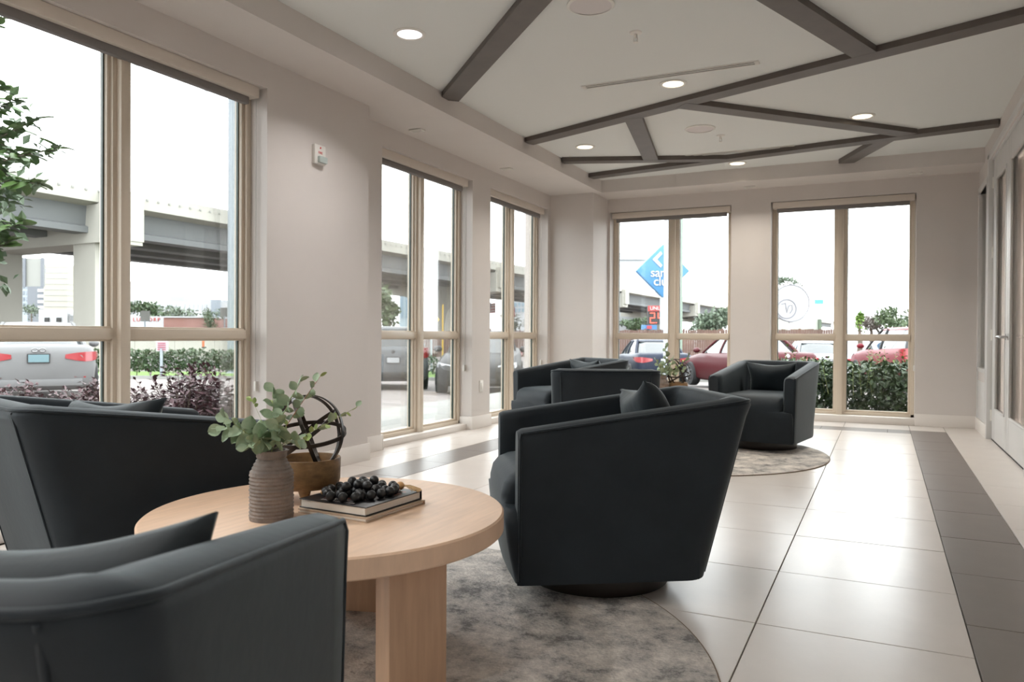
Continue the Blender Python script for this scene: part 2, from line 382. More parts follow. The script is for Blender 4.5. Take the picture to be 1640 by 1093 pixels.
struct(MB().box(3.6, 3.8, 5.4, 9.5, -.1, 2.9).box(1.08, 3.7, 5.2, 5.4, -.1, 2.9).box(1.08, 3.7, 9.36, 9.5, -.1, 2.9).box(1.08, 3.7, 5.3, 9.4, 2.75, 2.9).box(1.08, 3.7, 5.3, 9.4, -.15, -.01).build('wall_right_lobby', WALL))
r = root('window_8')
MB().box(XR - .012, XR + .05, 8.28, 8.325, .02, 2.40).box(XR - .012, XR + .05, 8.955, 9.0, .02, 2.40).box(XR - .012, XR + .05, 8.28, 9.0, 2.36, 2.42).box(XR - .012, XR + .05, 8.28, 9.0, .59, .63).build('frame', DOORP, r, bevel=.003)
box(XR - .004, XR + .01, 8.325, 8.955, .125, .50).build('lower_panel', DOORP, r, bevel=.004)
box(XR + .02, XR + .028, 8.325, 8.955, .63, 2.36).build('pane', PANE, r)
cv = [(XR + .09 + .015 * math.sin(i * 1.2), 8.31 + .66 * i / 60) for i in range(61)]
MB().loft([[Vector((x, y, .6)), Vector((x + .004, y, .6)), Vector((x + .004, y, 2.4)), Vector((x, y, 2.4))] for x, y in cv]).build('curtain', CURT, r, smooth=60)

# ------------------------------------------------------------------ ceiling fittings
def downlight(x, y, label, lens=LAMP, power=9, col=(1, .82, .58)):
    t = thing('ceiling_light', label, 'light', (x, y, ZC), 0, 'recessed ceiling lights')
    MB().lathe([(.098, 0), (.098, -.004), (.085, -.010), (.074, -.006), (.074, 0)], 40, cap=False).build('trim_ring', METW, t, smooth=40)
    MB().lathe([(.0741, -.0005), (.0741, -.0035), (.05, -.0045), (.001, -.005)], 40).build('lens', lens, t, smooth=40)
    ld = bpy.data.lights.new('lamp', 'AREA'); ld.shape = 'DISK'; ld.size = .12; ld.energy = power; ld.color = col; ld.spread = math.radians(125)
    lo = bpy.data.objects.new('lamp', ld); C.objects.link(lo); lo.parent = t; lo.location = (0, 0, -.012); return t
for x, y, lb, ln, pw, co in ((-2.594, 3.92, 'bright pinkish white ceiling downlight above the left windows, nearest one', LAMPC, 5, (1, .97, .95)),
        (-1.379, 5.497, 'warm ceiling downlight beside the long slot vent', LAMP, 5, (1, .93, .82)), (-2.602, 6.974, 'warm ceiling downlight in the small beam triangle at left', LAMP, 5, (1, .93, .82)),
        (-.171, 6.955, 'warm ceiling downlight at right in front of the crossing beams', LAMP, 5, (1, .93, .82)), (-1.396, 8.30, 'warm ceiling downlight nearest the far soffit', LAMP, 5, (1, .93, .82)),
        ):
    downlight(x, y, lb, ln, pw, co)
for x, y, lb in ((-2.6, .9, 'added fill light above the left foreground, out of view'), (-1.4, -.4, 'added unseen fill light straight above the viewer'), (-2.6, -2.2, 'added fill light behind the viewer at left'), (-.17, -2.2, 'added fill light behind the viewer at right'), (-1.4, -4, 'added fill light near the wall behind the viewer')):
    downlight(x, y, lb, LAMP, 7, (1, .97, .93))  # added downlights out of view, filling the room with light
for y, lb in ((6.6, 'added lobby light brightening the curtains behind the glass doors'), (8.65, 'added lobby light brightening the curtain behind the narrow sidelight')): downlight(2.2, y, lb, LAMP, 45, (1, .95, .9))  # added lamps in the unseen lobby, lighting the curtains from behind
GRILLE = mat('speaker_grille', (.68, .635, .63), .8, bump=.3, bscale=500)
def speaker(x, y, label):
    t = thing('ceiling_speaker', label, 'speaker', (x, y, ZC), 0, 'round ceiling speakers')
    MB().lathe([(.132, 0), (.132, -.005), (.124, -.009), (.115, -.009)], 48, cap=False).build('rim', METW, t, smooth=40)
    MB().lathe([(.117, 0), (.117, -.006), (.08, -.0095), (.03, -.011), (.001, -.0112)], 48).build('grille', GRILLE, t, smooth=40)
speaker(-1.465, 4.0, 'round white ceiling speaker nearest, cut by the top edge')
speaker(-1.462, 6.787, 'round white ceiling speaker farther away between the beams')
def sprinkler(x, y, label):
    t = thing('fire_sprinkler', label, 'sprinkler', (x, y, ZC), 0, 'ceiling sprinklers')
    MB().lathe([(.038, 0), (.036, -.006), (.02, -.012), (.012, -.012)], 24).build('escutcheon', METW, t, smooth=40)
    MB().lathe([(.010, -.010), (.011, -.03), (.007, -.034)], 12).tube([(.010, 0, -.03), (.013, 0, -.045), (.003, 0, -.058)], .0025, 6).tube([(-.010, 0, -.03), (-.013, 0, -.045), (-.003, 0, -.058)], .0025, 6).build('frame_arms', METW, t)
    MB().lathe([(.016, -.058), (.017, -.061)], 16).build('deflector', METW, t)
sprinkler(-1.352, 4.477, 'white sprinkler head hanging near the first ceiling speaker')
sprinkler(-1.342, 7.092, 'small sprinkler head beside the far ceiling speaker')
def slot(y, x0, x1, label):
    t = thing('slot_vent', label, 'vent', ((x0 + x1) / 2, y, ZC), 0, 'linear ceiling vents'); h = (x1 - x0) / 2
    MB().box(-h, h, -.034, -.026, -.006, 0).box(-h, h, .026, .034, -.006, 0).box(-h, h, -.005, .005, -.006, 0).box(-h, -h + .03, -.03, .03, -.006, 0).box(h - .03, h, -.03, .03, -.006, 0).build('frame', METW, t)
    for s in (-1, 1): MB().box(-h + .03, h - .03, s * .0155 - .0105, s * .0155 + .0105, -.001, 0).build('slot', DARK, t)
slot(5.30, -2.0, -.755, 'long white slot vent on the ceiling nearest the viewer')
slot(7.76, -1.985, -.775, 'long white slot vent on the ceiling farther away')
for i, (x, y, lb) in enumerate(((-3.446, 5.323, 'small white soffit vent above the middle left window'), (-3.424, 6.932, 'small white soffit vent above the left pier'), (-1.356, 8.889, 'small white soffit vent between the two far windows'), (.285, 8.834, 'small white soffit vent near the right end of far wall'))):
    t = thing('soffit_vent', lb, 'vent', (x, y, ZS), 0, 'small vents under the soffit')
    MB().box(-.06, .06, -.035, .035, -.012, 0).build('plate', METW, t, bevel=.004)
    for k in range(3): MB().box(-.045, .045, -.022 + k * .018, -.014 + k * .018, -.016, -.011).build('louver', METW, t)

# fire strobe, light switch
t = thing('fire_alarm_strobe', 'white fire alarm strobe with red lettering on the left wall', 'alarm', (X1, 4.052, 2.118))
MB().box(0, .028, -.055, .055, -.065, .065).build('housing', METW, t, bevel=.006)
MB().box(.026, .05, -.03, .05, -.055, -.012).build('strobe_lens', mat('frosted_lens', (.42, .48, .46), .15), t, bevel=.006)
text('lettering', 'FIRE', .024, REDL, t, Matrix.Translation((.0285, .0, .012)) @ Matrix.Rotation(PI / 2, 4, 'Z') @ Matrix.Rotation(PI / 2, 4, 'X'), .0005)
MB().lathe([(.006, 0), (.006, .002)], 10, Matrix.Translation((.028, .0, .045)) @ Matrix.Rotation(PI / 2, 4, 'Y')).build('led', REDL, t)
t = thing('light_switch', 'white rocker switch plate on the pier between left windows', 'switch', (XL, 6.765, .415))
MB().box(0, .006, -.038, .038, -.058, .058).build('plate', METW, t, bevel=.002)
MB().box(.004, .010, -.016, .016, -.033, .033).build('rocker', METW, t, bevel=.002)

# ------------------------------------------------------------------ rugs
def rug(x, y, r_, label, seed):
    t = thing('round_rug', label, 'rug', (x, y, 0), seed, 'round distressed rugs')
    MB().lathe([(r_ - .004, .0006), (r_, .003), (r_, .006), (r_ - .006, .009), (r_ * .5, .009), (.001, .009)], 128).build('pile', RUG, t, smooth=50)
    MB().tube([(r_ * math.cos(a * PI / 64), r_ * math.sin(a * PI / 64), .004) for a in range(128)], .0036, 6, True).build('bound_edge', mat('rug_binding', (.20, .15, .11), .9), t)
rug(-1.53, 1.72, 1.20, 'round grey distressed rug under the near coffee table', .3)
rug(-1.502, 6.166, 1.15, 'round grey distressed rug under the far chair group', 2.1)
RZ = .009

# ------------------------------------------------------------------ swivel tub chairs
def chair_proto():
    t = thing('swivel_chair', 'x', 'chair', group='charcoal velvet swivel tub chairs')
    uf, zb, T = .338, .075, .090
    def outline(tt, inset):
        ub = .32 + .165 * tt - inset; v = .335 + .014 * tt - inset; r = max(.085 - inset * .6, .03)
        pts = [(uf + (-ub - uf + r) * k / 9 + 0 * r, v) for k in range(9)]
        pts = [(uf + (-(ub - r) - uf) * k / 9, v) for k in range(10)]
        for k in range(1, 7): a = PI / 2 + PI / 2 * k / 7; pts.append((-(ub - r) + r * math.cos(a), v - r + r * math.sin(a)))
        pts.append((-ub, v - r)); pts.append((-ub, (v - r) * .5)); pts.append((-ub, 0))
        return pts + [(a, -b) for a, b in pts[:-1][::-1]]
    def ztop(u): return .60 + .105 * min(1, max(0, (uf - u) / (uf + .445)))
    O = lambda z: outline(max(0, (z - zb) / .63), 0); I = lambda z: outline(max(0, (z - zb) / .63), T)
    n = len(O(zb)); rings = []; edge = []; e2 = []
    for k in range(n):
        zt = ztop(O(.7)[k][0]) - .008; sec = []
        for z in (zb, zb + .02, .25, .42, zt - .06): u, v = O(z)[k]; sec.append((u, v, z))
        o0 = O(zt)[k]; i0 = I(zt)[k]
        for f, dz in ((.0, -.022), (.05, -.008), (.16, 0), (.5, .008), (.84, .002), (.95, -.008), (1, -.03)):
            sec.append((o0[0] * (1 - f) + i0[0] * f, o0[1] * (1 - f) + i0[1] * f, zt + dz))
        u, v = I(.5)[k]; sec.append((u, v, .5 if zt - .03 > .5 else zt - .05)); u, v = I(.32)[k]; sec.append((u, v, .30))
        rings.append([Vector(q) for q in sec])
        f = .055; edge.append(Vector((o0[0] * (1 - f) + i0[0] * f, o0[1] * (1 - f) + i0[1] * f, zt - .006)))
    def capring(rg):
        c = sum(rg, Vector()) / len(rg); return [Vector((q.x + .014, c.y + (q.y - c.y) * .80, zb + .0 + (q.z - zb) * .985 if q.z > .3 else q.z)) for q in rg]
    rings = [capring(rings[0])] + rings + [capring(rings[-1])]
    MB().loft(rings).build('shell', VELV, t, smooth=50)
    pp = MB().tube(edge, .0055, 8)
    for s, k in ((1, 0), (-1, n - 1)):
        pp.tube([edge[k] + Vector((.003, 0, 0)), edge[k] + Vector((.008, s * .004, -.02))] + [Vector((uf + .006, s * (.334 + .014 * max(0, (z - zb) / .63)), z)) for z in (.5, .4, .3, .2, .09)], .0045, 8)
    for s in (1, -1):
        kk = 15 if s > 0 else n - 16
        pp.tube([Vector((O(z)[kk][0] * 1.003, O(z)[kk][1] * 1.004, z)) for z in (zb + .01, .2, .35, .5, .62, .66, .684)], .0034, 6)
    pp.build('piping', VELV, t, smooth=60)
    # seat: full-width bulging apron below, narrower crowned cushion above
    lv = [(.078, .331, .355, .025), (.10, .334, .360, .025), (.16, .335, .374, .03), (.22, .335, .385, .03), (.28, .333, .392, .03), (.318, .325, .396, .035), (.325, .28, .397, .04), (.332, .252, .397, .05), (.36, .254, .396, .05), (.40, .254, .386, .05), (.425, .250, .366, .05), (.442, .238, .335, .06), (.452, .19, .27, .07), (.457, .12, .15, .06)]
    R = []
    for z, wv, fr, rr in lv:
        back = -.28; ring = []
        pts = [(fr - rr, wv, 0), (back + .02, wv, 1), (back, wv - .02, 1)]
        def arc(cx, cy, a0, a1, r0): return [(cx + r0 * math.cos(a0 + (a1 - a0) * i / 5), cy + r0 * math.sin(a0 + (a1 - a0) * i / 5)) for i in range(6)]
        b2 = back if z < .44 else back + (.16 if z > .455 else .05)
        bulge = .012
        p2 = arc(fr - rr, -(wv - rr), -PI / 2, 0, rr) + [(fr + bulge * .7, -(wv - rr) * .5), (fr + bulge, 0), (fr + bulge * .7, (wv - rr) * .5)] + arc(fr - rr, wv - rr, 0, PI / 2, rr) + [(0, wv), (b2, wv), (b2, 0), (b2, -wv), (0, -wv)]
        R.append([Vector((a, b, z)) for a, b in p2])
    MB().loft(R).build('seat', VELV, t, smooth=70)
    MB().lathe([(.262, .0), (.265, .004), (.265, .07), (.262, .076)], 64).build('swivel_plinth', PLIN, t, smooth=40)
    return t
ch = chair_proto()
R_ = math.radians
CH = [(-.978, 2.788, 212.4, 'charcoal velvet swivel chair seen from its side, right of the wooden coffee table'),
      (-.895, 6.68, 261.0, 'dark velvet swivel chair at far right standing before the hedge window'),
      (-1.74, 5.05, 111.0, 'dark velvet swivel chair showing only its back, between the other far chairs'),
      (-2.58, 6.47, 238.5, 'dark velvet swivel chair near the far left corner, angled arm and seat showing'),
      (-2.401, 1.902, 73.4, 'charcoal velvet swivel chair left of the coffee table before the big window'),
      (-1.064, .655, 114.6, 'blurred charcoal velvet swivel chair in the bottom left foreground')]
for i, (x, y, a, lb) in enumerate(CH):
    if i == 0: ch.location = (x, y, RZ); ch.rotation_euler = (0, 0, R_(a)); ch['label'] = lb
    else:
        c_ = dup(ch, (x, y, RZ), R_(a), lb)
        if i == 5: c_.scale = (.917, 1.08, 1)
        if i == 4: c_.scale = (1, 1.045, 1)

def pillow_mesh(a=.21, b=.15, th=.062):
    N = 20; rings = []
    top = []; mb = MB(); V = []; 
    def h(s, q): return th * max(0, (1 - s ** 4)) ** .55 * max(0, (1 - q ** 4)) ** .55
    idx = {}
    for sgn in (1, -1):
        for i in range(N + 1):
            for j in range(N + 1):
                s = -1 + 2 * i / N; q = -1 + 2 * j / N
                px = a * s * (1 - .06 * (1 - abs(q)) * abs(s) ** 2 - .04 * (1 - q * q)); py = b * q * (1 - .20 * (1 - s * s))
                idx[sgn, i, j] = len(V); V.append(Vector((px, py, sgn * (h(s, q) + .004) + .006 * math.sin(4 * s + 2 * q))))
    Fc = []
    for sgn in (1, -1):
        for i in range(N):
            for j in range(N):
                f = (idx[sgn, i, j], idx[sgn, i + 1, j], idx[sgn, i + 1, j + 1], idx[sgn, i, j + 1]); Fc.append(f if sgn > 0 else f[::-1])
    for i in range(N):
        Fc.append((idx[1, i, 0], idx[-1, i, 0], idx[-1, i + 1, 0], idx[1, i + 1, 0])); Fc.append((idx[1, i, N], idx[1, i + 1, N], idx[-1, i + 1, N], idx[-1, i, N]))
        Fc.append((idx[1, 0, i], idx[1, 0, i + 1], idx[-1, 0, i + 1], idx[-1, 0, i])); Fc.append((idx[1, N, i], idx[-1, N, i], idx[-1, N, i + 1], idx[1, N, i + 1]))
    return mb.add(V, Fc)
pm = pillow_mesh().mesh('throw_pillow', smooth=80); pm.materials.append(PILV)
def pillow(ci, u, v, z, tilt, roll, label, scale=1, yaw=0):
    x, y, a, _ = CH[ci]; a = R_(a); o = link('throw_pillow', pm)
    # local: long axis across chair, leaning on the back
    M = Matrix.Translation((x, y, RZ)) @ Matrix.Rotation(a, 4, 'Z') @ Matrix.Translation((u, v, z)) @ Matrix.Rotation(R_(yaw), 4, 'Z') @ Matrix.Rotation(R_(-(90 - tilt)), 4, 'Y') @ Matrix.Rotation(R_(roll), 4, 'Z') @ Matrix.Rotation(PI / 2, 4, 'Z') @ Matrix.Scale(scale, 4)
    o.matrix_world = M; tag(o, label, 'pillow', 'lumbar pillows on the chairs')
pillow(0, -.20, .0, .585, 26, -9, 'dark velvet pillow with raised corner in the chair right of the coffee table', 1.04)
pillow(1, -.25, 0, .555, 22, 0, 'dark velvet pillow leaning in the far right chair')
pillow(3, -.25, 0, .555, 22, 0, 'dark velvet pillow leaning in the far left corner chair')
pillow(4, -.12, 0, .548, 28, 3, 'dark velvet pillow in the chair before the big left window', 1, 22)
pillow(5, -.12, -.10, .53, 22, 5, 'blurred velvet pillow in the bottom left foreground chair', 1, 0)

# ------------------------------------------------------------------ coffee tables
def table_proto(loc):
    t = thing('coffee_table', 'round pale oak coffee table with slab legs on the near rug', 'table', loc, 0, 'round oak coffee tables')
    r = .508
    MB().lathe([(r - .004, .350), (r, .354), (r, .401), (r - .005, .406), (r * .5, .406), (.001, .406)], 128).build('tabletop', OAK, t, smooth=40)
    for ang, rad in ((-20, .40), (108, .33), (222, .40)):
        a = R_(ang); lg = MB().box(-.03, .03, -.09, .09, 0, .351, Matrix.Translation((rad * math.cos(a), rad * math.sin(a), 0)) @ Matrix.Rotation(a, 4, 'Z')); lg.build('leg', OAKL, t, bevel=.003)
    return t
TX, TY = -1.446, 1.776
T1 = table_proto((TX, TY, RZ)); ZT = .406 + RZ
T2P = (-1.75, 6.05)
dup(T1, (*T2P, RZ), .4, 'second round pale oak coffee table on the far rug, hidden among the chairs')

def vase(loc, label):
    t = thing('ceramic_vase', label, 'vase', loc, 0, 'ribbed ceramic vases')
    prof = [(.001, .004), (.054, .004), (.0575, 0), (.059, .006)]
    z = .01
    for k in range(64):
        rr = .0585 + .0013 * math.sin(k * 1.57) + .0005 * math.sin(k * .7)
        zz = .01 + k * .0025
        if zz > .128: rr -= .020 * ((zz - .128) / .04) ** 1.0
        prof.append((rr, zz))
    prof += [(.041, .172), (.0405, .180), (.043, .188), (.043, .190), (.037, .190), (.036, .17), (.05, .12), (.05, .02), (.001, .015)]
    MB().lathe(prof, 48).build('body', CERA, t, smooth=35); return t
V1 = Vector((-1.515, 1.616, ZT)); vase(V1, 'ribbed taupe ceramic vase on the near coffee table')
V2 = Vector((-1.60, 6.08, ZT)); vase(V2, 'ribbed ceramic vase on the far coffee table')
def bowl(loc, label):
    t = thing('footed_bowl', label, 'bowl', loc, 0, 'footed wooden bowls')
    MB().lathe([(.02, .040), (.085, .042), (.096, .050), (.100, .066), (.102, .128), (.100, .131), (.094, .131), (.092, .126), (.088, .085), (.07, .07), (.001, .066)], 48).build('bowl', BOWL, t, smooth=40)
    MB().lathe([(.0925, .1255), (.0885, .0855), (.0705, .0705), (.001, .0665)], 48, cap=False).build('bowl_inside', BOWLI, t, smooth=60)
    for k in range(3):
        a = 2 * PI * k / 3 - .95
        R = []
        for z, s in ((0, .6), (.02, .75), (.04, 1.1), (.055, 1.6)):
            c = Vector((.072 * math.cos(a), .072 * math.sin(a), z)); R.append([c + Vector((s * .017 * math.cos(q * PI / 4), s * .017 * math.sin(q * PI / 4), 0)) for q in range(8)])
        MB().loft(R).build('foot', BOWL, t, smooth=50)
    return t
BP = Vector((-1.592, 1.850, ZT)); bowl(BP, 'three-footed brown wooden bowl behind the vase')
B2 = Vector((-1.53, 6.24, ZT)); bowl(B2, 'wooden bowl on the far coffee table under its ring sphere')
def ring_sphere(c, r, label):
    t = thing('ring_sphere', label, 'ornament', c, 0, 'open iron ring spheres')
    for i, (rx, rz_) in enumerate(((78, 10), (80, 75), (70, 130), (12, 20), (38, -50))):
        rr = r - .0012 * i; M = Matrix.Rotation(R_(rz_), 4, 'Z') @ Matrix.Rotation(R_(rx), 4, 'X'); sec = []
        for k in range(64):
            a = 2 * PI * k / 64
            sec.append([M @ Vector(((rr + dr) * math.cos(a), (rr + dr) * math.sin(a), dz)) for dr, dz in ((0, -.006), (0, .006), (-.0045, .006), (-.0045, -.006))])
        sec.append(sec[0]); MB().loft(sec, cap=False).build('ring', IRON, t, smooth=40)
    return t
ring_sphere(BP + Vector((0, 0, .0795 + .122)), .122, 'open sphere of dark iron rings sitting in the wooden bowl')
ring_sphere(B2 + Vector((0, 0, .0795 + .122)), .122, 'open iron ring sphere on the far coffee table')

# eucalyptus
def leaf_mesh(name, L, W, M, cup=.15, n=5):
    V = []; Fc = []
    for i in range(n + 1):
        s = i / n; ww = W * math.sin(PI * min(1, s * .94 + .04)) ** .7
        for j in (-1, 0, 1): V.append(Vector((L * s, ww * j, cup * L * (abs(j) * .6 + 1.2 * s * (1 - s) - s * .25))))
    for i in range(n):
        for j in (0, 1): a = i * 3 + j; Fc.append((a, a + 1, a + 4, a + 3))
    me = MB().add(V, Fc).mesh(name, smooth=80); me.materials.append(M); return me
LF = [leaf_mesh('leaf', .042, .018, LEAFE), leaf_mesh('leaf', .034, .015, LEAFE, .25), leaf_mesh('leaf', .026, .008, LEAFY, .1), leaf_mesh('leaf', .05, .021, LEAFE, .2)]
def sprig(parent, path, r0, M, leaves, kinds, spread=1.0, start=.3):
    st = MB().tube(path, [r0 * (1 - .6 * i / (len(path) - 1)) for i in range(len(path))], 6).build('stem', M, parent)
    P = [Vector(p) for p in path]; L = len(P) - 1
    for k in range(leaves):
        f = start + (1 - start) * k / max(1, leaves - 1); i = min(int(f * L), L - 1); q = P[i].lerp(P[i + 1], f * L - i); d = (P[i + 1] - P[i]).normalized()
        side = d.cross(Vector((0, 0, 1))); side = side.normalized() if side.length > .1 else Vector((1, 0, 0)); oth = d.cross(side)
        a = k * PI * .5 * 1.05 + (k % 2) * PI + random.uniform(-.4, .4); x = (side * math.cos(a) + oth * math.sin(a) + d * (.45 if f < .95 else 1.6)).normalized()
        z = d.cross(x); z = z.normalized() if z.length > .1 else side
        z = (z + Vector((random.uniform(-.5, .5), random.uniform(-.5, .5), random.uniform(.2, 1.0)))); z = (z - x * z.dot(x)).normalized(); y = z.cross(x)
        o = link('leaf', random.choice(kinds), st); s = random.uniform(.85, 1.25) * (1 - .3 * f)
        Mx = Matrix((x * s, y * s, z * s)).transposed().to_4x4(); Mx.translation = q; o.matrix_basis = Mx
    return st
def curve(p0, p1, p2, n=7):
    p0, p1, p2 = Vector(p0), Vector(p1), Vector(p2); return [p0 * (1 - t) ** 2 + p1 * 2 * t * (1 - t) + p2 * t * t for t in [i / n for i in range(n + 1)]]
D1 = (V1 - CAM).dot(FW)
def eucalyptus(base, label, ends):
    t = thing('eucalyptus_bunch', label, 'plant', (0, 0, 0), 0, 'eucalyptus bunches in vases')
    for mid, end, M, n, kd, r0, st in ends:
        p0 = base + Vector((random.uniform(-.01, .01), random.uniform(-.01, .01), .06)); neck = base + Vector((0, 0, .19))
        path = [p0, neck] + curve(neck, mid, end, 7)[1:]
        sprig(t, path, r0, M, n, kd, start=st)
    return t
A = lambda px, py, dd=0: at(px, py, D1 + dd)
G, Yg = LF[:2] + [LF[3]], [LF[2], LF[1]]
eucalyptus(V1, 'pale green eucalyptus sprigs fanning out of the near vase', [
    (A(412, 690), A(352, 684, -.02), STEMG, 22, G, .0018, .30), (A(400, 700, -.05), A(362, 668, -.06), STEMG, 14, G, .0016, .35), (A(430, 690, -.03), A(395, 715, -.07), STEMG, 14, G, .0016, .35),
    (A(420, 670), A(402, 640, .03), STEMG, 4, [LF[2]], .0009, .85), (A(440, 680), A(436, 628, .02), STEMG, 16, G + Yg, .0014, .4),
    (A(452, 690), A(513, 603, .03), STEM, 12, [LF[1], LF[2], LF[1]], .0017, .48), (A(445, 670), A(482, 612, -.03), STEMG, 12, [LF[1], LF[0]], .0012, .5),
    (A(480, 705), A(572, 652, .04), STEMG, 15, Yg, .0014, .38), (A(470, 700, -.03), A(492, 705, -.05), STEMG, 10, Yg + [LF[0]], .0014, .35), (A(445, 700, -.05), A(446, 678, -.07), STEMG, 16, G, .0016, .2),
    (A(420, 700, -.02), A(415, 705, -.08), STEMG, 10, G, .0016, .3)])
D2 = (V2 - CAM).dot(FW); A2 = lambda px, py, dd=0: at(px, py, D2 + dd)
eucalyptus(V2, 'dark eucalyptus sprigs standing on the far coffee table', [
    (A2(1068, 590), A2(1066, 556), STEMG, 18, G, .002, .3), (A2(1060, 595), A2(1050, 577), STEMG, 12, G, .002, .3), (A2(1085, 595), A2(1101, 572), STEMG, 14, Yg + G, .002, .3), (A2(1080, 598), A2(1094, 592), STEMG, 10, G, .002, .3), (A2(1075, 590), A2(1078, 575), STEMG, 12, G, .002, .3)])

# books, garland
def book(corner, e1, e2, z0, h, label, cover, pg, page_in=.006):
    """corner: near corner; e1, e2: edge vectors"""
    t = thing('hardback_book', label, 'book', (corner.x, corner.y, z0), math.atan2(e1.y, e1.x)); a, b = e1.length, e2.length
    MB().box(0, a, 0, b, 0, .003).box(0, a, 0, b, h - .003, h).box(a - .003, a, 0, b, 0, h).build('cover', cover, t, bevel=.0008)
    MB().box(page_in * .4, a - .003, page_in, b - page_in, .003, h - .003).build('page_block', pg, t)
    return t
c = Vector((-1.258 + .0, 1.699, 0)); c = Vector((-1.262, 1.705, 0))
e2v = Vector((-.215, -.03, 0)); ang = math.atan2(.30, .012)
e1 = Vector((.012, .262, 0)); e2 = Vector((-.235, .008, 0))
b2 = book(c + Vector((.012, -.012, 0)), e1 * 1.04, Vector((-e1.y, e1.x, 0)).normalized() * .25, ZT, .012, 'thin tan book lying underneath the black book', BROWNC, PAGES)
b1 = book(c, e1, Vector((-e1.y, e1.x, 0)).normalized() * .243, ZT + .0125, .026, 'black hardback with pale pages under the bead garland', BLACKC, PAGES)
PRW = mat('white_cover_print', (.55, .5, .5), .5); PRR = mat('coral_cover_print', (.55, .16, .10), .5)
pw, pr_ = MB(), MB()
for k in range(46):
    x, y = random.uniform(.035, .075), random.uniform(.05, .19); s = random.uniform(.002, .007); (pw if k % 2 else pr_).box(x, x + s * .6, y, y + s, .0258, .0262)
for k in range(40):
    x, y = random.uniform(.15, .24), random.uniform(.02, .09); s = random.uniform(.003, .008); (pr_ if k % 3 else pw).box(x, x + s, y, y + s, .0258, .0262)
for k in range(15):
    y = .06 + k * .008; pw.box(.018, .026, y, y + random.uniform(.003, .006), .0258, .0262)
pw.build('cover_print', PRW, b1); pr_.build('cover_print', PRR, b1)
g = thing('bead_garland', 'garland of matt black wooden beads piled on the black book', 'beads', (0, 0, 0))
bmh = MB().sphere((0, 0, 0), .0142, 16, 10).mesh('bead', smooth=80); bmh.materials.append(BEADM)
cb = c + e1 * .50 + Vector((-.125, .0, 0)); cb.z = ZT + .0385
placed = []
tries = 0
while len(placed) < 38 and tries < 4000:
    tries += 1
    a = random.uniform(0, 2 * PI); rr = math.sqrt(random.random()); p = cb + Vector((.098 * rr * math.cos(a), .115 * rr * math.sin(a), .0142))
    for lay in range(2):
        q = p + Vector((0, 0, lay * .021)) 
        if lay and rr > (.6, .6)[lay]: break
        if all((q - s).length > .0262 for s in placed): placed.append(q); break
for p in placed:
    o = link('bead', bmh, g); o.location = p; o.rotation_euler = (random.random() * 3, random.random() * 3, 0)
gm = MB()
for p in (cb + Vector((.05, -.085, .012)), cb + Vector((-.08, -.07, .012)), cb + Vector((.075, .085, .016))): gm.sphere(p, .007, 10, 7)
gm.build('gold_spacer', BEADG, g, smooth=80)
tp = cb + Vector((.07, .105, .014)); tb = MB().sphere(tp, .013, 12, 8); tb.build('end_bead', BEADG, g, smooth=80)
ts = MB()
for k in range(26):
    s = random.uniform(-1, 1); e = tp + Vector((.062 + .02 * random.random(), -.012 + .02 * s, -.008 + .006 * random.random())); ts.tube([tp + Vector((.008, .006, .002 * s)), tp.lerp(e, .5) + Vector((0, 0, .006)), e], .0013, 4)
ts.build('tassel', JUTE, g)
#@@OUTSIDE@@
EXT = .50   # darkens outdoor colours to offset the exposure set for the room
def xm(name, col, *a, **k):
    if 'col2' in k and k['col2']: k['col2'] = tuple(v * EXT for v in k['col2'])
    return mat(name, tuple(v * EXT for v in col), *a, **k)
# ------------------------------------------------------------------ ground outside
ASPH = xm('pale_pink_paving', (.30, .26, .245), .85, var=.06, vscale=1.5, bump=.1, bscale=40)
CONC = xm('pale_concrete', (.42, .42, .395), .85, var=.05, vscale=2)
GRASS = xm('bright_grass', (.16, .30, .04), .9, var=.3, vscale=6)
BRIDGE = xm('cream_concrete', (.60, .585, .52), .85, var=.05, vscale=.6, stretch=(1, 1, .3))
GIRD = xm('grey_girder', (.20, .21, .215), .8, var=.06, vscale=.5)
def ground_strip(name, M, poly, dz, n=1):
    """polygon draped on the sloping ground, with a real thickness"""
    mb = MB(); k = len(poly)
    top = [Vector((x, y, gz(x, y) + dz)) for x, y in poly]; bot = [q - Vector((0, 0, .3)) for q in top]
    mb.add(top + bot, [tuple(range(k)), tuple(range(k, 2 * k))[::-1]] + [(i, i + k, (i + 1) % k + k, (i + 1) % k) for i in range(k)])
    return mb.build(name, M)
N = 60; V = []; Fc = []
for i in range(N + 1):
    for j in range(N + 1):
        a = -260 + 420 * i / N if not (15 < i < 45) else None
        d = (-30, -10, 0, 4, 7.34, 10, 15, 20, 25, 30, 36, 41.6, 50, 80, 140, 240, 500)[j] if j < 17 else None
xs_ = [-400, -150, -70, -30, -15, 0, 15, 30, 70, 150, 400]; ds_ = [-20, 0, 3, 5, 7.34, 12, 20, 30, 41.7, 80, 200, 600]
for d in ds_:
    for s in xs_:
        p = _r * s + _f * d; V.append((p.x, p.y, max(-1.1, min(-.07, .15 - .03 * d)) - .012))
n_ = len(xs_)
Fc = [(j * n_ + i, j * n_ + i + 1, (j + 1) * n_ + i + 1, (j + 1) * n_ + i) for j in range(len(ds_) - 1) for i in range(n_ - 1)]
gr = MB().add(V, Fc).build('ground', ASPH); struct(gr, 'pale pinkish paved car park outside')
struct(box(-5.9, OUT - .001, -6, 14, -.3, -.055).build('walkway', CONC), 'pale concrete walkway along the left windows')
struct(box(OUT, 3, 9.41, 10.3, -.3, -.055).build('planting_bed', xm('mulch', (.06, .045, .035), .95, bump=.5)), 'mulched planting bed outside the far wall')

